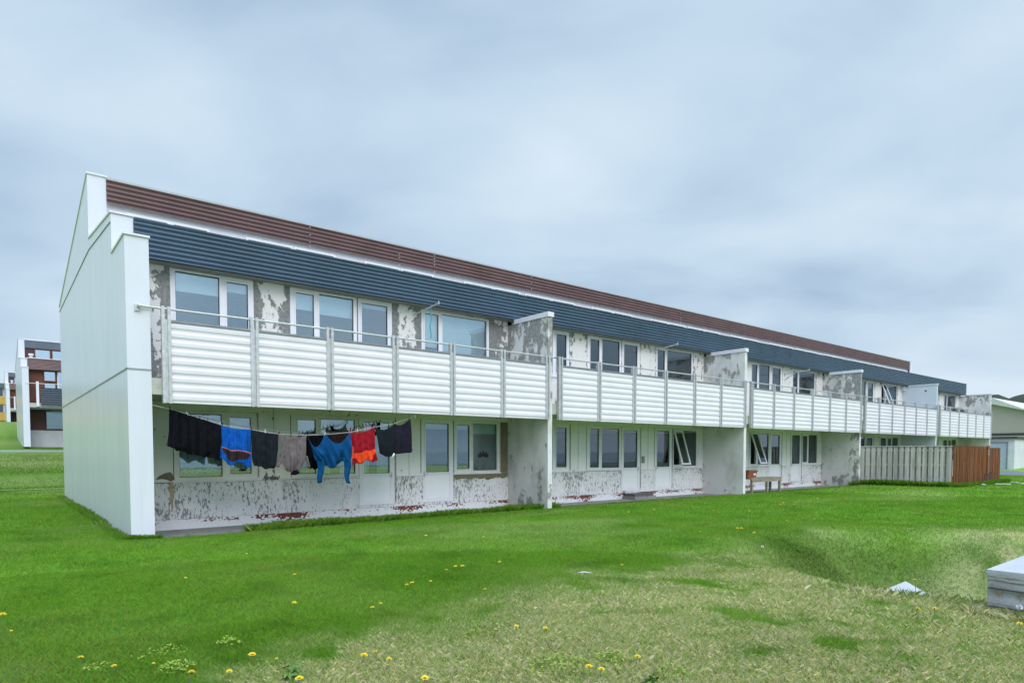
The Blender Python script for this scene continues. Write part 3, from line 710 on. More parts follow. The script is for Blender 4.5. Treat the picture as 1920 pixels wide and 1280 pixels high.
# balconies
PITCH = 1.56
def balcony(parent, k, pan=None, loc=(0,0,0), full=True):
    pan = pan or M['panel']
    x0 = T+W*k if k else T; x1 = T+W*(k+1)-.16; o0 = W*k
    lu, lv, lz = loc
    mb = MB(); mb.box(x0+.002+lu, x1-.002+lu, .02+lv, VW-.002+lv, 2.60+lz, ZB-.004+lz); root = mb.build('balcony', M['soffit'], parent)
    pv = -.085
    for i in range(6):
        a = .62+PITCH*i+.078+o0+lu; b = .62+PITCH*(i+1)-.078+o0+lu
        mb = MB(); z0, z1 = 2.45+lz, 3.915+lz; n = 9; pitch = (z1-z0)/n
        prof = []
        for j in range(n):
            zb_ = z0+pitch*j
            prof += [(pv+lv+.017, zb_), (pv+lv+.017, zb_+pitch*.20), (pv+lv+.001, zb_+pitch*.42), (pv+lv, zb_+pitch*.78)]
        prof.append((pv+lv+.017, z1))
        m = len(prof); mb.v += [(a, p, z) for p, z in prof]+[(b, p, z) for p, z in prof]
        for j in range(m-1): mb.f.append((j, m+j, m+j+1, j+1)); mb.mi.append(0)
        # flat back sheet closes the panel
        mb.quad((a, pv+lv+.05, z0), (b, pv+lv+.05, z0), (b, pv+lv+.05, z1), (a, pv+lv+.05, z1))
        mb.build('balcony_panel', pan, root)
        mb = MB(); mb.box(a, b, pv+lv-.012, pv+lv+.05, z1+.001, z1+.04); mb.box(a, a+.012, pv+lv+.036, pv+lv+.06, z0, z1); mb.build('panel_rail', M['galv_dark'], root)
    for i in range(7):
        c_ = .62+PITCH*i+o0+lu; mb = MB()
        for s in (-.05, .05): mb.box(c_+s-.027, c_+s+.027, pv+lv-.02, pv+lv+.075, 2.44+lz, 4.19+lz)
        mb.box(c_-.022, c_+.022, pv+lv+.005, pv+lv+.05, 2.45+lz, 3.96+lz)
        mb.box(c_-.07, c_+.07, pv+lv+.076, .02+lv, 2.64+lz, 2.80+lz)
        mb.build('post', M['galv'], root)
    mb = MB(); e0 = (.18 if k == 0 else o0+.40)+lu; e1 = o0+.62+PITCH*6+(.45 if k < 4 else .1)+lu
    zr = 4.15+lz
    mb.tube([(e0, pv+lv+.03, zr), (e1, pv+lv+.03, zr)], .021, 8)
    if k == 0: mb.box(.13+lu, .21+lu, pv+lv+.055, -.001+lv, zr-.09, zr+.03); mb.tube([(.17+lu, pv+lv+.0, zr), (.23+lu, pv+lv+.0, zr)], .03, 8)
    mb.build('handrail', M['galv'], root)
    return root
for k in range(5): balcony(house, k)

# ------------------------------------------------------------------ things by the house
mb = MB()
for a, b in ((T+.01, 10.05), (10.23, 19.9), (20.07, 29.74), (29.92, 39.58), (39.76, 49.4)): mb.box(a, b, .80, VW-.016, -.3, -.085)
tag(mb.build('patio', M['patio']), 'strip of worn grey concrete along the foot of the row house', 'patio', None, 'structure')
# table-bench with flower box
bt = thing('garden_bench', 'low weathered wooden bench on the grass beside the second party wall', 'bench', (21.9,.45,0))
mb = MB()
for j in range(3): mb.box(20.75, 23.05, .18+j*.17, .335+j*.17, .50, .545)
mb.build('seat', M['bench_wood'], bt)
for u_, v_ in ((20.85,.2),(22.93,.2),(20.85,.6),(22.93,.6),(21.95,.2)):
    mb = MB(); mb.box(u_-.04, u_+.04, v_-.03, v_+.05, -.05, .498); mb.build('leg', M['bench_wood'], bt)
mb = MB(); mb.box(20.9, 22.88, .172, .198, .38, .497); mb.build('apron', M['bench_wood'], bt)
fb = thing('flower_box', 'small red-brown planter standing on the left end of the wooden bench', 'planter', (21.2,.42,.546))
mb = MB(); mb.prism([(.30,.548),(.54,.548),(.60,.80),(.24,.80)], 'u', 20.7, 21.30); mb.box(20.67, 21.33, .22, .62, .801, .835); mb.build('tub', M['terracotta'], fb)
mb = MB(); mb.prism(blot(21.16, .70, .22, .12, 3), 'v', .262, .258); mb.build('label_patch', M['white_bit'], fb)
mb = MB(); mb.box(20.72, 21.28, .25, .59, .8352, .845); mb.build('soil', M['room_dark'], fb)
# step in front of the second bay's door
st = thing('door_step', 'dark stacked slab step in front of the left door of the second bay', 'step', (15.6,1.25,-.08))
mb = MB(); mb.box(15.16, 16.28, 1.18, VW-.018, -.084, .02); mb.build('lower_slab', M['patio'], st)
mb = MB(); mb.box(15.22, 16.2, 1.24, VW-.018, .021, .105); mb.build('upper_slab', simple('dark_wet_slab', (.10,.105,.11), .8, vary=.3, scale=8), st)
# barbecue on the fifth balcony
bq = thing('barbecue', 'black lidded barbecue standing on the farthest balcony', 'barbecue', (45.2,.6,ZB))
mb = MB(); mb.grid(lambda s, t: (45.2+.62*math.cos(s*2*math.pi)*math.cos(t*1.35-.0), .6+.34*math.sin(s*2*math.pi)*math.cos(t*1.35), 3.98+.36*math.sin(t*1.35)), 24, 6); mb.build('lid', M['black_metal'], bq, True)
mb = MB(); mb.grid(lambda s, t: (45.2+.60*math.cos(s*2*math.pi)*(1-.5*t*t), .6+.32*math.sin(s*2*math.pi)*(1-.5*t*t), 3.97-.25*t), 24, 5); mb.build('bowl', M['black_metal'], bq, True)
for a_ in (.6, 2.5, 4.7):
    mb = MB(); mb.tube([(45.2+.3*math.cos(a_), .6+.15*math.sin(a_), 3.76), (45.2+.45*math.cos(a_), .6+.3*math.sin(a_), ZB)], .02, 6); mb.build('leg', M['galv_dark'], bq)

# ---- washing lines and washing
LINE = [(.385,2.41),(.674,2.348),(1.118,2.218),(1.584,2.075),(2.136,2.0),(2.676,1.918),(3.25,1.90),(3.75,1.93),(4.27,1.985),(4.86,2.115),(5.34,2.20),(5.77,2.345),(5.85,2.40)]
def lz(u, L=LINE): return float(np.interp(u, [p[0] for p in L], [p[1] for p in L]))
LV = .10
mb = MB(); mb.tube([(u_, LV if u_ < 5.8 else .0, z_) for u_, z_ in LINE], .0075, 6)
solo(mb, 'washing_line', M['rope'], 'front washing line sagging under the first balcony with clothes on it', 'washing line', (.385,LV,2.41), 'washing lines under the balconies', True)
BACK = [(.385,2.42),(2.2,2.06),(3.45,1.925),(4.458,2.035),(4.9,2.157),(5.3,2.26),(5.86,2.44)]
mb = MB(); mb.tube([(u_, .5 if u_ < 5.8 else .02, z_) for u_, z_ in BACK], .0075, 6)
solo(mb, 'washing_line', M['rope'], 'rear washing line under the first balcony, mostly hidden by clothes', 'washing line', (.385,.5,2.42), 'washing lines under the balconies', True)
mb = MB(); mb.tube([(10.25+(9.6)*t, .35, 2.50-.32*4*t*(1-t)) for t in (i/20 for i in range(21))], .006, 5)
solo(mb, 'washing_line', M['rope'], 'empty washing line sagging under the second balcony', 'washing line', (10.25,.35,2.5), 'washing lines under the balconies', True)
def fabric(name, col, rough=.85):
    m, nt, b, o = newmat(name)
    n = noise(nt, 9, 5, .6); c = mixc(nt, maprange(nt, n, .3, .7), tuple(x*.8 for x in col), tuple(min(1, x*1.15) for x in col))
    nt.links.new(c, b.inputs['Base Color']); b.inputs['Roughness'].default_value = rough; b.inputs['Specular IOR Level'].default_value = .15
    b.inputs['Specular IOR Level'].default_value = .06
    bump(nt, b, noise(nt, 160, 3, .6), .25, .003)
    return m
FAB = dict(black=fabric('black_cotton', (.007,.007,.010)), blue=fabric('bright_blue_jersey', (.007,.088,.40)), brown=fabric('dark_brown_jersey', (.035,.022,.024)), pink=fabric('coral_piping', (.62,.17,.14)),
  dark=fabric('charcoal_jersey', (.014,.017,.021)), grey=fabric('taupe_jersey', (.155,.125,.128)), royal=fabric('petrol_blue_jersey', (.005,.062,.18)), red=fabric('crimson_jersey', (.30,.012,.022)), orange=fabric('neon_orange_jersey', (.95,.085,.025)), navy=fabric('navy_black_cotton', (.018,.017,.028)), wht=fabric('white_label', (.6,.62,.62)))
def garment(name, label, L, Rr, mats, mifn=None, sag=.0, hem=None, folds=3.2, amp=.030, v=LV, nx=44, ny=48, seed=0, extra=None, neck=0., flare=.5, drape=.008):
    """L, Rr: side outlines as lists of (u,z) from line to hem; folds hang from the pegs"""
    rd = random.Random(seed); p1, p2, p3 = (rd.random()*6.28 for _ in range(3))
    def side(P, t):
        x = t*(len(P)-1); i = min(int(x), len(P)-2); f_ = x-i
        return P[i][0]+(P[i+1][0]-P[i][0])*f_, P[i][1]+(P[i+1][1]-P[i][1])*f_
    def fn(s, t):
        a, b = side(L, t), side(Rr, t); u_ = a[0]+(b[0]-a[0])*s; z_ = a[1]+(b[1]-a[1])*s
        z_ -= sag*math.sin(math.pi*s)*(1-t)**1.5
        if hem: z_ += hem(s)*t**2
        k = (.25+.75*t**flare)
        vv = v-.012+amp*k*(math.sin(s*folds*6.28+p1+t*1.1)+.5*math.sin(s*folds*2.3*6.28+p2-t*1.7)+.3*math.sin(s*3+t*7+p3))
        vv -= .03*math.sin(math.pi*t)*math.sin(math.pi*s)
        vv += drape*(1-t)**.8*math.sin(t*26-3.2*abs(s-.5)**2*20+p2)*math.sin(math.pi*s)+.003*math.sin(s*41+t*9+p1)*t
        return u_, vv, z_
    mb = MB(); mb.grid(fn, nx, ny, mifn)
    if extra: extra(mb)
    c0 = L[0]; mb.loc = Vector((c0[0], v, c0[1])); o = mb.build(name, mats, None, True)
    sm = o.modifiers.new('thickness', 'SOLIDIFY'); sm.thickness = .006; sm.offset = 0
    return tag(o, label, name.replace('_', ' '), 'washing hung under the first balcony')
wob = lambda a, k, p=0.: (lambda s: a*math.sin(s*k+p)+.5*a*math.sin(s*k*2.3+1+p))
garment('towel', 'long black garment at the left end of the washing line, nearest the gable wall', [(.674,2.348),(.665,1.95),(.632,1.70),(.642,1.645)], [(1.115,2.218),(1.115,1.9),(1.11,1.6),(1.105,1.475)], [FAB['black']], hem=wob(.012,14), seed=1, folds=2.6)
garment('towel', 'long black garment between the leftmost black one and the bright blue shirt', [(1.11,2.22),(1.108,1.9),(1.10,1.6),(1.09,1.495)], [(1.58,2.07),(1.575,1.8),(1.56,1.5),(1.55,1.39)], [FAB['black']], hem=wob(.014,11,1), seed=2, folds=2.2)
def mi_blue(s, t):
    line = .46+.02*s
    if t < line: return 0
    if t < line+.028: return 2
    half = .47-max(0, t-.60)*1.05
    return 1 if abs(s-.52) < half and t < .80+.1*(1-abs(s-.5)*2) else 0
garment('t_shirt', 'bright blue T-shirt with dark chest band and thin coral stripe, hung upside down', [(1.575,2.062),(1.585,1.7),(1.55,1.56),(1.552,1.41)], [(2.134,2.008),(2.12,1.65),(2.125,1.42),(2.10,1.265)], [FAB['blue'], FAB['brown'], FAB['pink']], mi_blue, sag=.03, hem=lambda s: .06*math.sin(s*9+2)*.5-.05*math.exp(-((s-.35)/.12)**2), seed=3, nx=64, ny=72)
garment('t_shirt', 'charcoal T-shirt between the bright blue and the taupe shirts', [(2.137,2.0),(2.15,1.7),(2.155,1.4),(2.19,1.26)], [(2.672,1.918),(2.665,1.6),(2.63,1.33),(2.60,1.20)], [FAB['dark']], sag=.015, hem=wob(.02,8), seed=4, folds=1.6)
def ex_grey(mb):
    mb.grid(lambda s, t: (2.70-.10*t+(.10-.03*t)*s, LV-.03+.02*math.sin(s*6), 1.52-.27*t-.02*s), 6, 8)
    mb.grid(lambda s, t: (3.21+.06*t+(.07)*s, LV-.03+.02*math.sin(s*6), 1.47-.25*t), 6, 8)
    mb.grid(lambda s, t: (2.90+.17*s+.03*math.sin(t*3), LV-.05+.03*math.sin(s*9), 1.19-.10*t-.02*math.sin(s*3)), 8, 6, lambda s, t: 1)
garment('t_shirt', 'taupe grey T-shirt hanging upside down, its collar drooping lowest', [(2.68,1.916),(2.70,1.6),(2.73,1.35),(2.80,1.19)], [(3.262,1.90),(3.25,1.6),(3.23,1.38),(3.12,1.17)], [FAB['grey'], FAB['black']], lambda s, t: 0, sag=.05, hem=lambda s: -.06*math.sin(math.pi*s), seed=5, extra=ex_grey, folds=2.2)
def ex_blue(mb):
    mb.grid(lambda s, t: (3.45+.07*t+(.16-.05*t)*s+.03*math.sin(t*5), LV-.05+.03*math.sin(s*5+t*3), 1.43-.55*t+.02*s), 8, 16)
    mb.grid(lambda s, t: (4.06+.08*t+(.17-.06*t)*s+.025*math.sin(t*6), LV-.05+.03*math.sin(s*5+1+t*3), 1.43-.56*t-.02*s), 8, 16)
garment('long_sleeved_shirt', 'petrol blue long-sleeved shirt with both arms dangling down', [(3.25,1.90),(3.30,1.68),(3.40,1.48),(3.46,1.39)], [(4.268,1.983),(4.255,1.75),(4.245,1.5),(4.23,1.36)], [FAB['royal']], sag=0., hem=lambda s: -.02-.06*math.sin(math.pi*s), seed=6, extra=ex_blue, folds=1.5, amp=.035, flare=.3, nx=60) if False else None
def royal_shirt():
    # pinned at its two hem corners and in the middle: two swags
    def fn(s, t):
        top = lz(3.25+1.02*s); sw = abs(math.sin(2*math.pi*s/2*1.0*2/2)) if False else 0
        c = .42                                             # middle peg
        x = s/c if s < c else (s-c)/(1-c)
        swag = .26*math.sin(math.pi*min(1, max(0, x)))**1.2*(1 if s < c else .85)
        z0 = top-swag; zb = 1.345-.10*math.sin(math.pi*s)**2+.045*math.sin(s*9.4+.6)
        z_ = z0+(zb-z0)*t
        u_ = 3.25+1.02*s; u_ = u_+(3.80-u_)*0+(.20*(1-s)-.02*s)*t**.7
        f_ = .045*math.sin(s*15+t*3.2)+.03*math.sin(s*34-t*7)
        return u_, LV-.02-.05*math.sin(math.pi*t)+f_*(.3+.7*t), z_
    mb = MB(); mb.grid(fn, 70, 44); ex_blue(mb)
    mb.loc = Vector((3.25, LV, 1.9)); o = mb.build('long_sleeved_shirt', [FAB['royal']], None, True)
    sm = o.modifiers.new('thickness', 'SOLIDIFY'); sm.thickness = .006; sm.offset = 0
    tag(o, 'petrol blue long-sleeved shirt with both arms dangling down', 'shirt', 'washing hung under the first balcony')
royal_shirt()
def mi_red(s, t):
    if s < .09 and .38 < t < .75: return 1
    if t < .60-.02*s: return 0
    return 1 if abs(s-.5) < .50-max(0, t-.70)*1.15 and t < .97 else 0
garment('t_shirt', 'crimson T-shirt with a neon orange chest panel, hung upside down', [(4.275,1.986),(4.29,1.7),(4.295,1.45),(4.31,1.235)], [(4.86,2.115),(4.865,1.8),(4.87,1.55),(4.925,1.33)], [FAB['red'], FAB['orange']], mi_red, sag=.05, hem=lambda s: .06*math.sin(s*3.1)+.03*math.sin(s*14), seed=8, nx=60, ny=72)
def shorts():
    def leg(mb, a0, a1, b0, b1, lowz, mi, sagk):
        def fn(s, t):
            ua = a0+(a1-a0)*s; ub = b0+(b1-b0)*s; top = lz(ua)-sagk*math.sin(math.pi*s)
            zb = lowz[0]+(lowz[1]-lowz[0])*s-.07*math.sin(math.pi*s)*(mi == 0)
            z_ = top+(zb-top)*t
            return ua+(ub-ua)*t**1.2, LV-.015-.04*math.sin(math.pi*t)+.02*math.sin(s*12+t*2), z_
        mb.grid(fn, 30, 34, lambda s, t: mi)
    mb = MB(); leg(mb, 4.86, 5.35, 4.98, 5.36, (1.52, 1.50), 0, .10); leg(mb, 5.335, 5.768, 5.345, 5.82, (1.50, 1.54), 1, .09)
    mb.prism([(5.24,1.42),(5.27,1.40),(5.335,1.50),(5.30,1.53)], 'v', LV-.075, LV-.068, 2)
    mb.loc = Vector((4.86, LV, 2.1)); o = mb.build('shorts', [FAB['dark'], FAB['navy'], FAB['wht']], None, True)
    sm = o.modifiers.new('thickness', 'SOLIDIFY'); sm.thickness = .006; sm.offset = 0
    tag(o, 'black shorts at the right end of the washing line, pinned up near the hook', 'shorts', 'washing hung under the first balcony')
shorts()
def bk(u_): return lz(u_, BACK)
garment('t_shirt', 'black shirt on the rear washing line, showing between the taupe and petrol blue shirts', [(3.46,bk(3.46)),(3.45,1.5),(3.47,1.17)], [(3.80,bk(3.8)),(3.79,1.5),(3.74,1.2)], [FAB['black']], seed=9, v=.5, hem=wob(.02,9))
garment('towel', 'dark cloth on the rear washing line above the petrol blue shirt', [(3.95,bk(3.95)),(3.96,1.8),(3.97,1.6)], [(4.55,bk(4.55)),(4.55,1.85),(4.54,1.65)], [FAB['brown']], seed=10, v=.5, hem=wob(.02,9))
for i, (u_, w_, lab) in enumerate(((4.99,.075,'black sock on the rear line behind the crimson T-shirt, left of the pair'), (5.13,.075,'black sock on the rear line behind the black shorts, right of the pair'))):
    z_ = bk(u_); mb = MB(); mb.prism([(u_,z_+.02),(u_+w_,z_+.03),(u_+w_,z_-.13),(u_+w_+.05,z_-.20),(u_+w_+.03,z_-.25),(u_+.02,z_-.20),(u_-.005,z_-.13)], 'v', .49, .515)
    solo(mb, 'sock', FAB['black'], lab, 'sock', (u_,.5,z_), 'socks on the rear washing line')
pegmats = [simple('white_peg_plastic', (.7,.7,.68), .5), simple('dark_peg_plastic', (.03,.03,.05), .5), simple('pink_peg_plastic', (.55,.2,.2), .5)]
def peg_mesh(mat, nm):
    mb = MB(); mb.prism([(-.008,-.03),(-.002,-.03),(-.001,.0),(-.006,.045),(-.014,.045)], 'u', -.006, .006); mb.prism([(.008,-.03),(.002,-.03),(.001,.0),(.006,.045),(.014,.045)], 'u', -.006, .006)
    mb.box(-.007, .007, -.009, .009, -.002, .012); return mb.build(nm, mat)
protos = [peg_mesh(m, 'clothes_peg') for m in pegmats]
PL = ['white clothes peg holding washing on the front line', 'dark clothes peg holding washing on the front line', 'pink clothes peg holding washing on the front line']
PB = 'dark clothes peg standing empty on the rear washing line'
first = [True]*3; prev = []
for u_, c_ in ((.69,1),(.98,0),(1.20,1),(1.34,1),(1.56,0),(1.60,1),(2.12,2),(2.16,1),(2.42,0),(2.66,2),(2.70,1),(2.95,1),(3.24,1),(3.30,1),(3.68,0),(4.24,2),(4.29,2),(4.44,0),(4.66,2),(4.84,2),(4.89,1),(5.33,1),(5.75,2)):
    o = protos[c_] if first[c_] else protos[c_].copy()
    if not first[c_]: COL.objects.link(o)
    first[c_] = False; o.location = (u_, LV, lz(u_)+.008); o.rotation_euler = (random.uniform(-.2,.2), random.uniform(-.3,.3), random.uniform(-.3,.3))
    tag(o, PL[c_], 'clothes peg', ['white pegs on the front line', 'dark pegs on the front line', 'pink pegs on the front line'][c_])
for i in range(15):
    u_ = 4.02+i*.085+random.uniform(-.02,.02); o = protos[1].copy(); COL.objects.link(o); o.location = (u_, .5, bk(u_)+.02); o.rotation_euler = (random.uniform(-.4,.4), random.uniform(-.5,.5), 0); o.scale = (1.1,1.1,1.15)
    tag(o, PB, 'clothes peg', 'pegs on the rear line')

# ---- wooden fences at the fourth bay
A0, A1 = Vector((29.98,.30,0)), Vector((31.14,-3.34,0))
gf_ = thing('wooden_fence', 'silver-grey vertical board fence standing out from the third party wall', 'fence', A0)
d_ = (A1-A0); Lf = d_.length; d_ = d_/Lf; nrm = Vector((d_.y, -d_.x, 0))
def alongbox(mb, A, d_, nrm, s0, s1, n0, n1, z0, z1):
    P = [A+d_*s+nrm*n for s, n in ((s0,n0),(s1,n0),(s1,n1),(s0,n1))]; k = len(mb.v)
    mb.v += [(p.x,p.y,z0) for p in P]+[(p.x,p.y,z1) for p in P]
    for f in ((0,3,2,1),(4,5,6,7),(0,1,5,4),(1,2,6,5),(2,3,7,6),(3,0,4,7)): mb.f.append(tuple(k+i for i in f)); mb.mi.append(0)
side = nrm if (Vector((CU,CV,0))-A0).dot(nrm) > 0 else -nrm
mb = MB(); nb_ = 17; w_ = Lf/nb_
for i in range(nb_):
    s0 = w_*i; alongbox(mb, A0, d_, side, s0+.028, s0+w_-.028, .022, .044, .03+random.uniform(-.02,.02), 1.79)
    if i: alongbox(mb, A0, d_, side, s0-.075, s0+.075, -.066, -.046, .03+random.uniform(-.02,.02), 1.78)
mb.build('boards', M['wood_grey'], gf_)
mb = MB()
for z_ in (.28, .92, 1.58): alongbox(mb, A0, d_, side, 0, Lf, -.02, .02, z_, z_+.09)
alongbox(mb, A0, d_, side, -.02, Lf+.03, -.07, .07, 1.792, 1.83); mb.build('rail', M['wood_grey'], gf_)
for s in (.02, Lf/2, Lf-.03):
    mb = MB(); alongbox(mb, A0, d_, side, s-.04, s+.04, -.12, -.043, -.1, 1.788); mb.build('post', M['wood_grey'], gf_)
rf_ = thing('wooden_fence', 'red-brown stained board fence running on from the grey fence corner', 'fence', (31.2,-3.36,0))
mb = MB(); x = 31.19; i = 0
while x < 36.35:
    mb.box(x+.003, x+.107, -3.40-.008*(i % 2), -3.372-.008*(i % 2), .02+random.uniform(-.02,.03), 1.80+random.uniform(-.008,.008)); x += .11; i += 1
x = 37.0
while x < 38.38: mb.box(x+.003, x+.107, -3.30-.008*(i % 2), -3.272-.008*(i % 2), .05+random.uniform(-.02,.03), 1.76+random.uniform(-.008,.008)); x += .11; i += 1
mb.build('boards', M['wood_red'], rf_)
mb = MB()
for z_ in (.35, 1.45): mb.box(31.19, 36.35, -3.370, -3.33, z_, z_+.1)
mb.box(31.15, 36.4, -3.42, -3.31, 1.812, 1.84); mb.build('rail', M['wood_red'], rf_)
for u_ in (31.24, 33.8, 36.3, 37.05, 38.3):
    mb = MB(); mb.box(u_-.05, u_+.05, -3.327 if u_ < 37 else -3.268, -3.23 if u_ < 37 else -3.17, -.1, 1.80 if u_ < 37 else 1.75); mb.build('post', M['wood_red'], rf_)
mb = MB(); mb.box(36.4, 36.95, -3.36, -3.33, .55, 1.74); gate = mb.build('gate', simple('dark_red_gate_board', (.12,.03,.018), .6, vary=.2, scale=8, stretch=(1,1,.1)), rf_)
mb = MB(); mb.box(35.85, 36.05, -3.455, -3.412, .5, 1.86); pb_ = mb.build('carved_post', simple('orange_brown_post', (.25,.095,.03), .6, vary=.3, scale=9), rf_)
mb = MB()
for z_, w_ in ((1.62,.16),(1.54,.10),(1.46,.15),(1.38,.08)): mb.prism(blot(35.95, z_, w_, .045, int(z_*100), 12), 'v', -3.459, -3.4565)
mb.build('carved_mark', M['white_bit'], pb_)
mb = MB(); mb.box(35.55, 35.8, -3.425, -3.41, .06, .5); mb.box(36.5, 36.9, -3.38, -3.363, .06, .5); mb.build('rotten_hole', M['room_dark'], rf_)
for i, (u_, v_, l_, w_, a_, lab) in enumerate(((33.4,-3.95,.5,.16,.3,'pale broken board piece lying closest to the red-brown fence'), (34.9,-4.3,.62,.12,1.9,'pale broken strip lying in the middle of the scraps by the red fence'), (36.2,-4.9,.8,.15,2.9,'longest pale broken strip, flat on the grass by the red fence'), (36.8,-4.3,.5,.12,.9,'short pale broken strip farthest right by the red fence'))):
    mb = MB(); ca, sa = math.cos(a_), math.sin(a_); z_ = float(ground_z(u_, v_))
    P = [(u_+x*ca-y*sa, v_+x*sa+y*ca) for x, y in ((-l_/2,-w_/2),(l_/2,-w_*.35),(l_*.45,w_/2),(-l_*.4,w_*.4))]
    mb.prism(P, 'z', z_+.05, z_+.085); solo(mb, 'broken_board', M['white_bit'], lab, 'scrap board', (u_,v_,z_), 'scraps beside the red fence')

# ---- foreground: concrete block, buried slab, stick
cb = thing('concrete_block', 'rough grey concrete block with pale top at the right edge of the lawn', 'concrete block', (5.45,-11.34,0))
mb = MB(); rd = random.Random(4)
def cface(s, t):
    v_ = -11.34-1.3*s; z_ = -.5+.885*t; return (5.45+.006*math.sin(z_*40)+.012*(vn_(v_*9, z_*9)-.5), v_, z_)
vn_ = lambda a, b: float(vnoise(np.array([a]), np.array([b]), 3)[0])
mb.grid(cface, 40, 30); mb.grid(lambda s, t: (5.45+3.2*s, -11.34+.01*(vn_(s*30, t*9)-.5), -.5+.885*t), 40, 20)
mb.quad((5.45,-12.64,-.5),(8.65,-12.64,-.5),(8.65,-12.64,.385),(5.45,-12.64,.385)); mb.quad((8.65,-12.64,-.5),(8.65,-11.34,-.5),(8.65,-11.34,.385),(8.65,-12.64,.385)); mb.build('body', M['concrete'], cb)
mb = MB(); mb.grid(lambda s, t: (5.440+.006*(vn_(s*25, t*5+3)-.5)-.004*(t > .5), -11.335-1.31*s, .335+.06*t+(.012*(vn_(s*22, 1.)-.5) if t == 0 else 0)), 60, 3)
mb.build('top_lip', M['concrete'], cb)
mb = MB(); mb.box(5.437, 8.66, -12.65, -11.33, .396, .43); mb.build('top_slab', M['concrete_top'], cb)
mb = MB(); mb.prism([(-11.35,.262),(-11.75,.255),(-12.2,.262),(-12.64,.256),(-12.64,.248),(-12.1,.252),(-11.7,.246),(-11.35,.252)], 'u', 5.436, 5.44); mb.prism([(-11.35,.088),(-11.8,.092),(-12.64,.085),(-12.64,.078),(-11.8,.083),(-11.35,.080)], 'u', 5.436, 5.44); mb.build('pour_line', M['room_dark'], cb)
mb = MB(); mb.prism(blot(-11.43,.225,.05,.04,5), 'u', 5.4355, 5.437); mb.prism(blot(-11.62,.225,.05,.025,6), 'u', 5.4355, 5.437); mb.build('rust_spot', simple('brown_rust', (.27,.18,.10), .9, vary=.4, scale=30), cb)
A, Bp, Cp = Vector((6.99,-10.09,-.075)), Vector((6.15,-10.12,-.085)), Vector((6.73,-10.60,-.225))
e1 = Bp-A; e2 = Cp-A; nn = e1.cross(e2).normalized(); nn = nn if nn.z > 0 else -nn
mb = MB(); Q = [A, A+e1, A+e1+e2*1.2, A+e2*1.2]; k = [tuple(q) for q in Q]+[tuple(q-nn*.07) for q in Q]; mb.v = k; mb.f = [(0,1,2,3),(7,6,5,4)]+[(i,(i+1)%4,4+(i+1)%4,4+i) for i in range(4)]; mb.mi = [0]*6
solo(mb, 'buried_slab', M['concrete_top'], 'tilted pale slab half buried in the grassy hollow', 'slab', A)
mb = MB(); zs_ = float(ground_z(3.8,-7.55)); mb.tube([(3.75,-7.52,zs_+.035), (3.80,-7.55,zs_+.045), (3.85,-7.58,zs_+.04), (3.91,-7.61,zs_+.03)], [.006,.009,.007,.003], 6); solo(mb, 'stick', M['white_bit'], 'short pale stick lying on the lawn in front of the house', 'stick', (3.8,-7.55,zs_), None, True)

# ---- dandelions
m_pet = simple('dandelion_yellow', (.88,.66,.02), .7, vary=.15, scale=90); m_stem = simple('dandelion_stem', (.16,.22,.06), .7, vary=.2, scale=30); m_sep = simple('dandelion_sepal', (.05,.11,.02), .7)
def dandelion_meshes():
    rd = random.Random(5)
    a = MB(); a.tube([(0,0,-.03),(.004,.002,.03),(.002,.004,.07),(-.003,.002,.1)], [.0035,.003,.003,.003], 6); st = a
    h = MB()
    for ring, (n_, rr, el, ln) in enumerate(((16,.006,.15,.022),(14,.005,.55,.018),(10,.003,1.0,.013))):
        for i in range(n_):
            t = 2*math.pi*i/n_+ring*.2+rd.uniform(-.1,.1); l = ln*rd.uniform(.85,1.1); w_ = .0042
            dx, dy = math.cos(t), math.sin(t); px, py = -dy, dx
            def P(r_, side, up): return (-.003+dx*r_+px*side, .002+dy*r_+py*side, .104+up)
            h.quad(P(rr,-w_*.6,.002*ring), P(rr,w_*.6,.002*ring), P(rr+l*math.cos(el),w_,.002*ring+l*math.sin(el)), P(rr+l*math.cos(el),-w_,.002*ring+l*math.sin(el)))
    s = MB(); s.tube([(-.003,.002,.094),(-.003,.002,.1),(-.003,.002,.105)], [.003,.0065,.007], 8)
    return st, h, s
_st, _h2, _s = dandelion_meshes()
d0 = thing('dandelion', 'x', 'dandelion')
stem0 = _st.build('stem', m_stem, d0, True); head0 = _h2.build('flower_head', m_pet, d0, False, False); sep0 = _s.build('sepals', m_sep, d0, True)
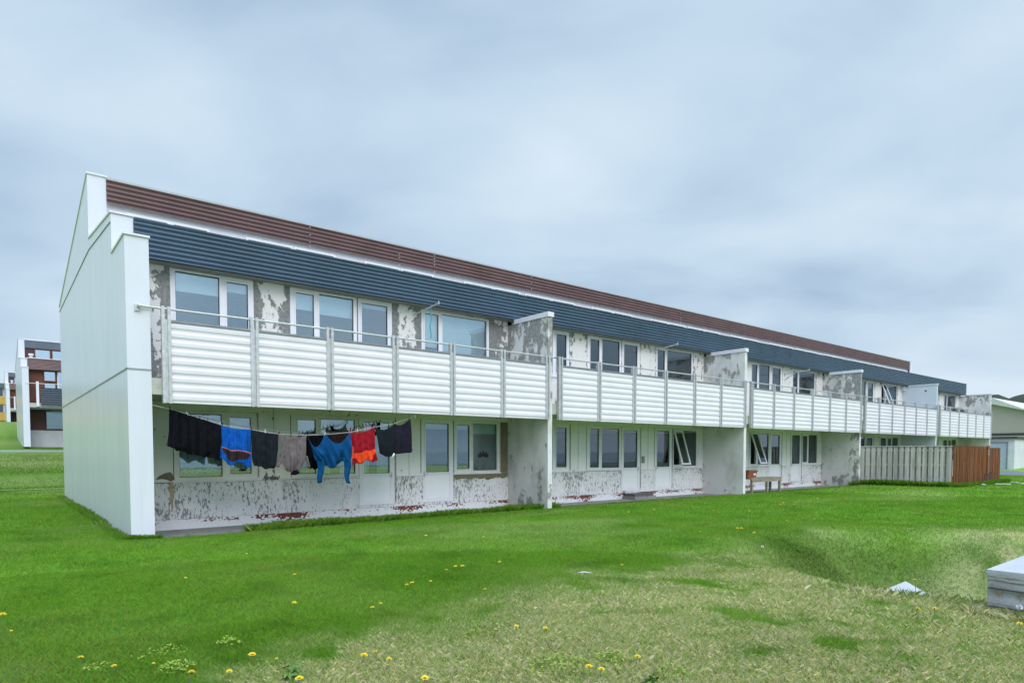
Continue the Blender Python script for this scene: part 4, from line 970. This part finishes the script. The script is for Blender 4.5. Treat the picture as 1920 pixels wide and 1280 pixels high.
NEAR = [(-1.9,-6.6,2.4,1.25,'tall dandelion on a bare pale stalk at the far left edge of the lawn'),(-1.85,-6.71,1.2,.7,'small dandelion just right of the tall stalked one at the left edge'),(-1.48,-7.74,.8,1.1,'dandelion left of the small one in the bottom left corner'),(-1.3,-8.09,.8,.9,'smaller dandelion alone among the weeds in the bottom left corner'),(-.22,-5.09,.8,.9,'dandelion alone in the green turf, straight below the left window'),(.9,-3.63,.8,.9,'dandelion alone in the turf below the charcoal T-shirt'),(-.51,-8.48,1.,1.35,'large open dandelion in the lower left, above the two at the frame edge'),(-.95,-8.61,.9,1.25,'broad dandelion at the bottom left, left of a smaller one'),(-.74,-8.72,.9,1.,'dandelion at the bottom left, right of the broad one'),(-1.07,-8.1,.5,.6,'faded half-closed dandelion among lime weeds at the bottom left'),(.26,-7.21,1.2,1.15,'dandelion at the edge where green lawn turns to straw, below the charcoal shirt'),(.79,-7.83,1.1,1.1,'dandelion in the straw, lower left of a smaller one below the crimson shirt'),(.94,-7.66,1.,.8,'small dandelion upper right of another below the crimson shirt'),(.12,-8.96,.9,1.35,'large flat dandelion in the straw at the lower centre left'),(.24,-8.95,.9,.8,'half-closed dandelion beside the large flat one'),(.16,-9.28,1.3,1.1,'dandelion with a bent pale stalk at the lower centre left'),(-.41,-9.14,.9,1.3,'dandelion cut by the bottom frame edge, left one'),(.21,-9.65,.9,1.3,'dandelion cut by the bottom frame edge, right one'),(-.35,-8.56,.6,.6,'withered small dandelion right of the large open one'),(1.92,-7.0,.9,.8,'lone dandelion right of a close pair in the middle of the green turf'),(2.08,-7.81,1.,1.,'dandelion at the straw edge, left of the pale stick'),(1.23,-9.07,.9,.7,'reddish small dandelion in the straw, left of a yellow one'),(1.45,-9.11,.9,1.,'dandelion in the straw, right of a small reddish one'),(1.59,-9.3,.9,1.,'dandelion in the straw, rightmost of three in a row'),(4.38,-7.7,.9,1.,'dandelion right of the pale stick at the straw edge'),(1.57,-10.28,1.,1.1,'dandelion at the right rim of the largest lime weed clump'),(1.15,-10.26,1.1,1.4,'larger of two touching dandelions at the bottom centre'),(1.18,-10.31,1.,1.2,'smaller of two touching dandelions at the bottom centre'),(3.27,-8.75,.5,.5,'tiny dandelion in the middle of the straw patch'),(6.0,-10.55,2.6,1.0,'dandelion on a tall thin stalk in front of the buried slab'),(4.58,-11.05,1.3,1.05,'left dandelion of two below the buried slab'),(4.71,-11.15,1.3,1.05,'right dandelion of two below the buried slab'),(4.81,-11.74,1.,1.1,'dandelion in front of the concrete block at the right edge')]
FARD = [(.9,-5.57),(2.8,-4.3),(3.99,-3.51),(4.74,-4.21),(1.73,-6.93),(1.67,-6.88),(3.45,-6.33),(2.79,-6.22),(2.84,-6.30),(2.49,-6.46),(7.71,-6.56),(7.27,-7.22),(8.32,-7.24),(8.62,-6.73),(13.07,-4.31),(15.26,-3.98),(15.48,-3.93),(16.23,-3.54),(15.72,-4.14),(16.32,-3.88),(16.42,-4.21),(18.5,-3.46),(19.88,-3.67),(19.46,-3.95),(12.95,-6.76),(11.01,-6.42),(10.74,-6.59),(8.81,-6.69),(10.38,-2.65),(12.37,-3.73),(12.08,-4.06),(13.74,-1.23),(13.24,-1.83),(12.78,-2.84),(14.16,-5.77),(11.46,-2.58)]
d0['made'] = 0; del d0['made']
def place_d(first_, u_, v_, sh, sw, lab, grp):
    if first_: r_ = d0; ch = [stem0, head0, sep0]
    else:
        r_ = d0.copy(); COL.objects.link(r_); ch = []
        for c_ in (stem0, head0, sep0):
            cc = c_.copy(); COL.objects.link(cc); cc.parent = r_; ch.append(cc)
    r_.location = (u_, v_, float(ground_z(u_, v_))); r_.rotation_euler = (random.uniform(-.15,.15), random.uniform(-.15,.15), random.uniform(0,6.28)); r_.scale = (1,1,1)
    ch[0].scale = (1,1,sh)
    for c_ in ch[1:]: c_.scale = (sw*.72,)*3; c_.location = (.003*(sw*.72-1), 0, .1*sh-.1*sw*.72); 
    ch[1].rotation_euler = (0,0,0)
    tag(r_, lab, 'dandelion', grp)
for i, (u_, v_, sh, sw, lab) in enumerate(NEAR): place_d(i == 0, u_, v_, sh, sw, lab, 'dandelions in the foreground grass')
for u_, v_ in FARD: place_d(False, u_, v_, random.uniform(.45,.8), random.uniform(1.1,1.55), 'tiny yellow dandelion dotted over the mown lawn before the house', 'dandelions in the mown lawn')
# white seed heads
m_seed = simple('seed_head_white', (.72,.72,.70), .9)
for i, (u_, v_, r_, lab) in enumerate(((5.30,-11.62,.026,'white dandelion seed head in front of the concrete block'), (9.8,-9.3,.03,'white seed head on the grassy bank behind the concrete block'), (7.15,-8.05,.022,'white seed head at the left rim of the grassy hollow'))):
    z_ = float(ground_z(u_, v_)); t = thing('seed_head', lab, 'seed head', (u_, v_, z_), 'seed heads in the grass')
    mb = MB(); mb.tube([(u_, v_, z_-.02), (u_+.01, v_, z_+.13)], .003, 5); mb.build('stem', m_stem, t)
    mb = MB(); rd = random.Random(i)
    for j in range(150):
        q = Vector((rd.gauss(0,1), rd.gauss(0,1), rd.gauss(0,1))).normalized(); c_ = Vector((u_+.01, v_, z_+.14)); o1 = q.orthogonal().normalized(); o2 = q.cross(o1)
        p_ = c_+q*r_; w_ = r_*.16; mb.quad(c_+q*r_*.3, p_+o1*w_, p_+q*w_*.3, p_-o1*w_); 
    mb.build('seeds', m_seed, t, False, False)
# weeds
m_lime = simple('lime_weed_leaf', (.23,.34,.025), .6, vary=.3, scale=40); m_dock = simple('dock_leaf', (.10,.20,.022), .6, vary=.3, scale=25)
def weed(u_, v_, rad, hgt, n_, mat, lab, leaf=.022, seed=0):
    rd = random.Random(seed); mb = MB(); z_ = float(ground_z(u_, v_))
    for i in range(int(n_*1.25)):
        a_ = rd.uniform(0, 6.28); r_ = rad*math.sqrt(rd.random()); x, y = u_+r_*math.cos(a_), v_+r_*math.sin(a_); hh = hgt*(1-.6*(r_/rad)**2)*rd.uniform(.25,1); c_ = Vector((x, y, z_+hh))
        d1 = Vector((rd.gauss(0,1), rd.gauss(0,1), rd.gauss(0,.5))).normalized(); n1 = Vector((rd.gauss(0,.5), rd.gauss(0,.5), 1)).normalized(); d2 = n1.cross(d1).normalized(); L_ = leaf*rd.uniform(.6,1.4)
        mb.quad(c_-d1*L_, c_+d2*L_*.42+n1*L_*.1, c_+d1*L_, c_-d2*L_*.42+n1*L_*.1)
        if i % 3 == 0: mb.quad((x-.0015,y,z_-.01),(x+.0015,y,z_-.01),(x+.001,y,z_+hh),(x-.001,y,z_+hh))
    mb.loc = Vector((u_, v_, z_)); o = mb.build('weed_clump', mat, None, False, False); return tag(o, lab, 'weed', 'weed clumps in the foreground')
for i, (u_, v_, r_, h_, n_, mt, lf, lab) in enumerate(((1.11,-8.97,.13,.11,150,m_lime,.014,'narrow lime-green weed tuft alone in the straw at centre left'),(1.12,-9.98,.26,.13,420,m_lime,.014,'largest lime-green weed clump at the bottom centre'),(1.50,-10.12,.16,.13,230,m_lime,.013,'lime-green weed clump right of the largest one'),(1.66,-10.52,.15,.08,130,m_lime,.013,'thin lime-green weed clump at the bottom, right of the touching dandelions'),(-.97,-7.77,.20,.07,130,m_lime,.014,'spreading lime weed in the middle of the lower left turf'),(-.5,-7.86,.10,.10,80,m_lime,.014,'small lime weed right of the lower left turf, above the large dandelion'),(-.42,-8.51,.16,.05,90,m_lime,.014,'low lime weed beside the withered small dandelion'),(-.38,-8.95,.09,.13,26,m_dock,.05,'broad-leaved dark weed at the lower left near the frame edge'),(1.40,-10.56,.06,.11,22,m_dock,.035,'upright dark-leaved weed at the bottom centre'),(1.95,-9.1,.16,.07,110,m_lime,.013,'low lime weed in the straw above the three dandelions'),(-1.39,-7.87,.12,.06,190,m_lime,.014,'lime weed beside the leftmost bottom dandelion'),(-.95,-8.22,.13,.08,230,m_lime,.014,'bright lime weed between the broad dandelion and the turf'),(7.35,-9.85,.22,.16,120,m_dock,.035,'dark leafy weed beside the buried slab in the hollow'))):
    weed(u_, v_, r_, h_, n_, mt, lab, lf, i+20)

# ------------------------------------------------------------------ surroundings
MB_ = MB
mb = MB(); zp = lambda u, v: float(ground_z(u, v))+.02
us = [-45+i*2.0 for i in range(23)]+[-.6]
for a, b in zip(us, us[1:]): mb.quad((a,19.55,zp(a,19.55)),(b,19.55,zp(b,19.55)),(b,20.05,zp(b,20.05)),(a,20.05,zp(a,20.05)))
for a, b in zip([-.6+i*2 for i in range(20)], [1.4+i*2 for i in range(20)]): mb.quad((a,19.55,zp(a,19.55)),(b,19.55,zp(b,19.55)),(b,20.05,zp(b,20.05)),(a,20.05,zp(a,20.05)))
tag(mb.build('path', simple('pale_path', (.20,.23,.17), .9)), 'pale footpath crossing the lawn behind the row house', 'path', None, 'structure')
mb = MB()
for i in range(40):
    a, b = -45+i*2., -43+i*2.
    mb.quad((a,40.4,zp(a,40.4)),(b,40.4,zp(b,40.4)),(b,42.4,zp(b,42.4)),(a,42.4,zp(a,42.4)))
tag(mb.build('path', simple('pale_path', (.20,.23,.17), .9)), 'upper footpath at the foot of the maroon row house', 'path', None, 'structure')
mb = MB(); N = 60
for i in range(N):
    a, b = -80+i*3., -77+i*3.
    mb.quad((49.95,a,.03),(64,a,.03),(64,b,.03),(49.95,b,.03))
road = mb.build('road', simple('grey_asphalt', (.13,.135,.15), .9, vary=.15, scale=3, bumpy=.3)); tag(road, 'grey asphalt road in front of the garage', 'road', None, 'structure')

mb = MB(); mb.quad((-1500,-1500,.05),(2600,-1500,.05),(2600,-46,.05),(-1500,-46,.05))  # made-up water out of view, so the lower windows reflect grey
tag(mb.build('sea', simple('grey_sea', (.10,.14,.17), .18, vary=.2, scale=.05, bumpy=.2, bscale=2)), 'grey sea added unseen behind the camera for the windows to reflect', 'sea', None, 'structure')

# second and third rows of the estate, on the rise behind
m_mar = simple('maroon_wall_board', (.075,.022,.024), .6, vary=.2); m_teak = simple('rusty_brown_board', (.15,.05,.025), .7, vary=.35, scale=3); m_navyw = simple('navy_balcony_sheet', (.020,.040,.075), .35, spec=.7)
def estate_row(dv, dz, label, nbay, yellow=False):
    root = thing('row_house', label, 'house', (0, dv, dz), 'row houses on the rise')
    g = gable_wall(root, 0, T, (dv, dz), M['gable'])
    U = T+nbay*W
    mb = MB(); mb.prism([(VW+dv,-.3+dz),(VW+dv,6.1+dz),(V2_+dv,6.3+dz),(V2_+dv,7.9+dz),(V3_+dv,H4+dz),(V3_+dv,-.3+dz)], 'u', U-.14, U+.14); mb.build('end_wall', M['gable'], root)
    mb = MB(); mb.box(T+.003, U-.15, VW+.1+dv, V2_+dv, -.3+dz, 1.02+dz); mb.build('plinth', simple('pale_lilac_plinth', (.50,.50,.54), .8), root)
    mb = MB(); mb.box(T+.003, U-.15, VW+dv+.1, VW+.3+dv, 1.022+dz, 2.55+dz); mb.build('lower_wall', m_mar, root)
    mb = MB(); mb.box(T+.003, U-.15, VW+dv+.1, VW+.3+dv, ZB+dz, 5.40+dz); mb.build('upper_wall', m_teak, root)
    corrugated(T+.004, U-.15, V1_+dv, 5.43+dz, 6.2+dz, .0925, .03).build('maroon_cladding', M['maroon'], root, True)
    mb = MB(); mb.box(T+.004, U-.15, V1_+dv-.06, V1_+dv+.1, 6.201+dz, 6.25+dz); mb.build('edge_flashing', M['white_trim'], root)
    mb = MB(); mb.box(T+.004, U-.15, V2_+dv+.06, V2_+dv+.2, 6.2+dz, 7.37+dz); mb.build('attic_wall', m_mar, root)
    mb = MB(); mb.box(T+.004, U-.15, V2_+dv-.03, V2_+dv+.25, 7.372+dz, 7.95+dz); mb.build('ridge_fascia', simple('grey_blue_fascia', (.10,.12,.155), .5), root)
    mb = MB(); mb.box(T+.004, U-.15, V2_+dv-.06, V2_+dv+.3, 7.952+dz, 8.03+dz); mb.build('ridge_capping', M['white_trim'], root)
    mb = MB(); mb.prism([(V1_+.03+dv, 6.15+dz), (V2_+.05+dv, 6.28+dz), (V2_+.05+dv, 6.2+dz), (V1_+.03+dv, 6.08+dz)], 'u', T+.004, U-.15); mb.prism([(V2_+.26+dv, 7.9+dz), (V3_+dv, H4-.12+dz), (V3_+dv, H4-.24+dz), (V2_+.26+dv, 7.75+dz)], 'u', T+.004, U-.15); mb.build('roof', M['roofing'], root)
    mb = MB(); mb.tube([(.75, V2_+dv-.5, 6.2+dz), (.75, V2_+dv-.5, 6.75+dz)], .11, 8); mb.tube([(.75, V2_+dv-.5, 6.75+dz), (.75, V2_+dv-.5, 6.88+dz)], .17, 8); mb.build('roof_vent', M['white_trim'], root)
    for k in range(nbay):
        x = W*k
        for a, b, z0, z1, vv, fm in ((.98,2.0,6.35,7.33,V2_+.03,m_teak),(2.06,3.2,6.35,7.33,V2_+.03,m_teak),(3.8,5.2,6.35,7.33,V2_+.03,m_teak),(6.3,8.0,6.35,7.33,V2_+.03,m_teak),
                           (1.33,2.08,4.62,5.38,VW+.06,m_teak),(1.33,2.08,3.3,4.5,VW+.06,m_teak),(2.16,3.4,3.0,5.38,VW+.06,M['upvc']),(4.6,6.2,3.9,5.38,VW+.06,M['upvc']),(7,9,3.9,5.38,VW+.06,M['upvc']),
                           (1.38,3.3,1.08,2.5,VW+.06,m_mar),(4.6,6.2,1.08,2.5,VW+.06,m_mar),(7,9,1.08,2.5,VW+.06,m_mar)):
            mb = MB(); frame_mesh(mb, a+x, b+x, z0+dz, z1+dz, [(a+x+.06, b+x-.06, z0+dz+.06, z1+dz-.06)], vv+dv-.02, vv+dv+.03); w_ = mb.build('window', fm, root)
            mb = MB(); mb.box(a+x+.061, b+x-.061, vv+dv+.004, vv+dv+.01, z0+dz+.061, z1+dz-.061)
            mb.build('pane', MATS.get('far_glass') or glass_mat('far_glass', (.5,.6,.65), .5), w_)
            mb = MB(); mb.box(a+x+.03, b+x-.03, vv+dv+.034, vv+dv+.038, z0+dz+.03, z1+dz-.03); mb.build('curtain', M['curtain'], w_)
        finwall(root, T+W*(k+1), 0, H1, lambda u, v, z: .1, M['fin_clean'], M['white_trim'], .1) if False else None
        mb = MB(); mb.box(T+W*(k+1)-.16, T+W*(k+1), dv, VW+.1+dv, dz-.3, H1+dz); mb.build('party_wall', M['fin_clean'], root)
        mb = MB(); x0 = T+W*k; mb.box(x0+.004, x0+W-.17, .03+dv, VW+.09+dv, 2.6+dz, ZB+dz-.004); bl = mb.build('balcony', M['soffit'], root)
        mb = corrugated(x0+.66, x0+W-.3, dv-.05, 2.72+dz, 3.98+dz, .165, .05); mb.build('balcony_panel', m_navyw, bl)
        mb = MB(); mb.box(x0+.40, x0+.56, dv-.08, dv+.0, 2.66+dz, 4.42+dz); mb.build('post', M['white_trim'], bl)
        mb = MB(); mb.tube([(x0-.2, dv-.05, 4.28+dz), (x0+W-.3, dv-.05, 4.28+dz)], .018, 6); mb.build('handrail', M['white_trim'], bl)
    return root
estate_row(43.65, 2.12, 'maroon and white row house with a navy balcony behind the gable wall', 2)
estate_row(93.0, 4.35, 'small far white row house end left of the maroon one', 2)
# yellow block at the far left
yb = thing('apartment_block', 'yellow banded apartment block at the far left horizon', 'apartment block', (0,103,4.3))
m_yel = simple('yellow_panel', (.62,.40,.07), .7, vary=.08); m_tan = simple('tan_base', (.50,.36,.20), .8); m_pw = simple('pale_wall_paint', (.62,.63,.62), .8); m_dk = simple('dark_glazing', (.06,.075,.095), .15, vary=.3, scale=.6, spec=.8)
U0, U1 = -40., .25
mb = MB(); mb.box(U0, U1, 103.6, 114, 3.2, 10.6); mb.build('wall', m_pw, yb)
mb = MB(); mb.box(U0-.3, U1+.1, 103.2, 114.3, 10.602, 11.25); mb.build('roof_fascia', simple('slate_fascia', (.09,.12,.14), .5), yb)
for z0, z1 in ((8.35,9.45),(6.0,7.2)):
    mb = MB(); mb.box(U0, U1-.15, 103.42, 103.598, z0-.05 if z0 > 8 else z0, z1-.1); mb.build('yellow_band', m_yel, yb)
mb = MB(); mb.box(U0, U1-.15, 103.4, 103.598, 3.2, 5.55); mb.build('base_band', m_tan, yb)
for i in range(16):
    a = U0+.4+i*2.5
    for z0, z1 in ((9.5,10.5),(7.22,8.2),(5.6,5.95)):
        mb = MB(); mb.box(a, a+1.9, 103.5, 103.599, z0, z1); w_ = mb.build('window', m_dk, yb)
        mb = MB(); mb.box(a+.93, a+.99, 103.47, 103.499, z0, z1); mb.build('mullion', m_pw, w_)
mb = MB(); mb.box(.02, .42, 102.6, 103.3, 4.2, 10.7); mb.build('end_fin', M['fin_clean'], yb)
# garage and beige hall at the right
ga = thing('garage', 'small white flat-roofed garage with a pale grey door by the road', 'garage', (66.7,3,0))
m_gw = flaking('patched_garage_render', (.62,.64,.66), (.36,.35,.34), 2.2, (1,1,.6)); m_gd = simple('pale_blue_grey_door', (.40,.46,.54), .5)
def gwall(a, b, n=14):
    mb = MB()
    return mb
mb = MB(); mb.box(66.7, 74.5, 2.64, 9.0, -.3, 2.70); mb.build('wall', simple('garage_render', (.68,.66,.70), .85, vary=.14, scale=.9, dirt=(.45,.45,.44), dirtamt=(.56,.8), bumpy=.3), ga)
mb = MB(); mb.box(66.5, 74.8, 2.45, 9.2, 2.702, 2.88); mb.build('roof', simple('dark_roof_edge', (.06,.055,.055), .7), ga)
mb = MB(); mb.box(66.66, 66.698, 3.2, 5.9, .0, 2.33); dg = mb.build('door', m_gd, ga)
mb = MB(); mb.box(66.63, 66.698, 3.1, 3.2, 0, 2.43); mb.box(66.63, 66.698, 5.9, 6.0, 0, 2.43); mb.box(66.63, 66.698, 3.2, 5.9, 2.335, 2.43); mb.build('door_frame', simple('grey_frame', (.22,.25,.28), .6), dg)
hl_ = thing('warehouse', 'large beige hall with a sloping white roof edge behind the garage', 'warehouse', (85,6,0))
m_bg = simple('beige_cladding', (.42,.38,.33), .8, vary=.06, scale=.5)
mb = MB(); mb.prism([(-12,-.5),(-12,1.0),(0,4.349),(6.15,6.058),(8.93,6.848),(14,6.848),(28,5.0),(28,-.5)], 'u', 85, 118); mb.build('wall', m_bg, hl_)
mb = MB(); mb.prism([(-12.4,.9),(0,4.35),(6.15,6.06),(8.93,6.85),(14,6.85),(28.4,4.95),(28.4,5.6),(14,7.56),(8.95,7.56),(6.15,6.22),(0,4.52),(-12.4,1.1)], 'u', 84.6, 118.2); mb.build('roof_edge', simple('white_roof_edge', (.60,.61,.58), .6), hl_)
mb = MB(); mb.box(84.9, 85, -4, 28, 3.32, 3.62); mb.build('dark_band', simple('dark_band', (.05,.05,.055), .7), hl_)
mb = MB(); mb.box(84.85, 85, -4, 28, -.5, 3.31); mb.build('base_band', simple('pale_beige_base', (.48,.46,.42), .8), hl_)
fh = thing('warehouse', 'pale low-roofed shed at the right edge behind the beige hall', 'warehouse', (128,4,0))
mb = MB(); mb.box(128, 150, -30, 14, -.5, 9.2); mb.build('wall', simple('pale_shed_wall', (.52,.54,.56), .7), fh)
mb = MB(); mb.prism([(-30.6,9.202),(14.6,9.202),(-4,13.2),(-12,13.2)], 'u', 127.5, 150.5); mb.build('roof', simple('pale_shed_roof', (.60,.63,.66), .6), fh)
# hills
def hills(name, az0, az1, dist, hfun, label, col1, col2, seed, depth=220):
    nu, nv = 160, 10; vs = []; cs = []
    for j in range(nv+1):
        for i in range(nu+1):
            a = az0+(az1-az0)*i/nu; t = j/nv; dd_ = dist+depth*t; prof = math.sin(math.pi*min(1, t*1.0)*.5)
            hgt = hfun(i/nu)*prof; wob_ = (float(fbm(np.array([i*.21]), np.array([j*.9]), 4, seed)[0])-.5)
            z_ = hgt*(1+.05*wob_*(1-t))+wob_*2*prof; u_ = CU+dd_*(math.cos(a)*FW[0]+math.sin(a)*RT[0]); v_ = CV+dd_*(math.cos(a)*FW[1]+math.sin(a)*RT[1])
            vs.append((u_, v_, max(-3, z_-3*(j == 0)))); q = float(fbm(np.array([i*.5]), np.array([j*2.]), 4, seed+9)[0]); cs.append(tuple(c1*(1-q)+c2*q for c1, c2 in zip(col1, col2)))
    f_ = np.array([(j*(nu+1)+i, j*(nu+1)+i+1, (j+1)*(nu+1)+i+1, (j+1)*(nu+1)+i) for j in range(nv) for i in range(nu)])
    o = np_mesh(name, np.array(vs), f_, np.array(cs), attr_mat(name+'_heath', .95, 0, .1, .3)); tag(o, label, 'hills', None, 'structure'); return o
hills('hills', .40, 1.25, 560, lambda s: float(np.interp(s, [0,.2,.262,.284,.3012,.3072,.319,.36,.5,1], [15,38,50,57,51.3,54,55.5,60,45,15])), 'dark heath hills on the right horizon', (.030,.042,.028), (.062,.062,.045), 5)

# ------------------------------------------------------------------ sky, sun, view
SUN_EL, SUN_AZ = R(40), math.atan2(-1.0, -.22)                     # from behind the camera, hidden by cloud
wd = bpy.data.worlds.new('World'); S.world = wd; wd.use_nodes = True; nt = wd.node_tree
for n in list(nt.nodes): nt.nodes.remove(n)
out = nt.nodes.new('ShaderNodeOutputWorld')
sky = nt.nodes.new('ShaderNodeTexSky'); sky.sky_type = 'NISHITA'; sky.sun_disc = False; sky.sun_elevation = SUN_EL; sky.sun_rotation = math.pi/2-SUN_AZ
sky.air_density = 1.5; sky.dust_density = 2.0
bg1 = nt.nodes.new('ShaderNodeBackground'); bg1.inputs[1].default_value = .05; nt.links.new(sky.outputs[0], bg1.inputs[0])
tc = nt.nodes.new('ShaderNodeTexCoord'); sx = nt.nodes.new('ShaderNodeSeparateXYZ'); nt.links.new(tc.outputs['Generated'], sx.inputs[0])
zc = math_(nt, 'MAXIMUM', sx.outputs['Z'], 0.)
den = math_(nt, 'ADD', zc, .22)
cx = nt.nodes.new('ShaderNodeCombineXYZ'); wa = math_(nt, 'ADD', math_(nt, 'MULTIPLY', sx.outputs['X'], RT[0]), math_(nt, 'MULTIPLY', sx.outputs['Y'], RT[1])); wb = math_(nt, 'ADD', math_(nt, 'MULTIPLY', sx.outputs['X'], FW[0]), math_(nt, 'MULTIPLY', sx.outputs['Y'], FW[1]))
nt.links.new(math_(nt, 'DIVIDE', wa, den), cx.inputs[0]); nt.links.new(math_(nt, 'DIVIDE', wb, den), cx.inputs[1])
def wnoise(scale, detail, rough, off, stretch=(1,1,1), dist=0.):
    mp = nt.nodes.new('ShaderNodeMapping'); mp.inputs['Location'].default_value = off; mp.inputs['Scale'].default_value = stretch; mp.inputs['Rotation'].default_value = (0,0,.12)
    nt.links.new(cx.outputs[0], mp.inputs[0]); n_ = nt.nodes.new('ShaderNodeTexNoise'); n_.inputs['Scale'].default_value = scale; n_.inputs['Detail'].default_value = detail; n_.inputs['Roughness'].default_value = rough; n_.inputs['Distortion'].default_value = dist
    nt.links.new(mp.outputs[0], n_.inputs['Vector']); return n_.outputs['Fac']
big = wnoise(.75, 3, .5, (1.3, 4.1, 0), (1,1.1,1), .3); mid = wnoise(1.7, 5, .52, (7.7, 2.2, 0), (.8,1.25,1), .4)
cl = math_(nt, 'ADD', math_(nt, 'MULTIPLY', big, .64), math_(nt, 'MULTIPLY', mid, .36))
ramp = nt.nodes.new('ShaderNodeValToRGB'); nt.links.new(cl, ramp.inputs[0])
e = ramp.color_ramp.elements; e[0].position = .30; e[0].color = (.225,.32,.445,1); e[1].position = .68; e[1].color = (.53,.62,.69,1)
m_ = e.new(.49); m_.color = (.385,.49,.595,1)
# a brighter strip low over the horizon, and a brighter vault overhead as under any overcast sky
low = maprange(nt, zc, .02, .16, 1, 0)
col = mixc(nt, math_(nt, 'MULTIPLY', low, math_(nt, 'MULTIPLY', maprange(nt, sx.outputs['X'], .45, .95), .85)), ramp.outputs[0], (.53,.60,.67))
dx = nt.nodes.new('ShaderNodeVectorMath'); dx.operation = 'DOT_PRODUCT'; nt.links.new(tc.outputs['Generated'], dx.inputs[0])
dx.inputs[1].default_value = (math.cos(SUN_EL)*math.cos(SUN_AZ), math.cos(SUN_EL)*math.sin(SUN_AZ), math.sin(SUN_EL))
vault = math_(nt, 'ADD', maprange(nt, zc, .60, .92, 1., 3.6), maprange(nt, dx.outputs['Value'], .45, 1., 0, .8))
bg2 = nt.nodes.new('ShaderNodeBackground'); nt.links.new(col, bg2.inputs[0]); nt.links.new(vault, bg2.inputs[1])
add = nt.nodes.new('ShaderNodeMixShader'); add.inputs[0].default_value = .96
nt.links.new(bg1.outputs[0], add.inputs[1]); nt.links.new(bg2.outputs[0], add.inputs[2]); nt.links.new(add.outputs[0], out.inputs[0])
sl = bpy.data.lights.new('sun', 'SUN'); so_ = bpy.data.objects.new('sun', sl); COL.objects.link(so_)
sl.energy = .95; sl.angle = R(30); sl.color = (1, .955, .955)
so_.rotation_mode = 'QUATERNION'; so_.rotation_quaternion = Vector((math.cos(SUN_EL)*math.cos(SUN_AZ), math.cos(SUN_EL)*math.sin(SUN_AZ), math.sin(SUN_EL))).to_track_quat('Z', 'Y')
S.view_settings.view_transform = 'Standard'; S.view_settings.look = 'None'; S.view_settings.exposure = .55; S.view_settings.gamma = 1
S.cycles.use_denoising = True; S.cycles.sample_clamp_indirect = 2.5; wd.cycles.sampling_method = "MANUAL"; wd.cycles.sample_map_resolution = 1024; S.cycles.denoising_prefilter = 'ACCURATE'; S.cycles.max_bounces = 8; S.cycles.transparent_max_bounces = 12; S.cycles.diffuse_bounces = 3; S.cycles.glossy_bounces = 3
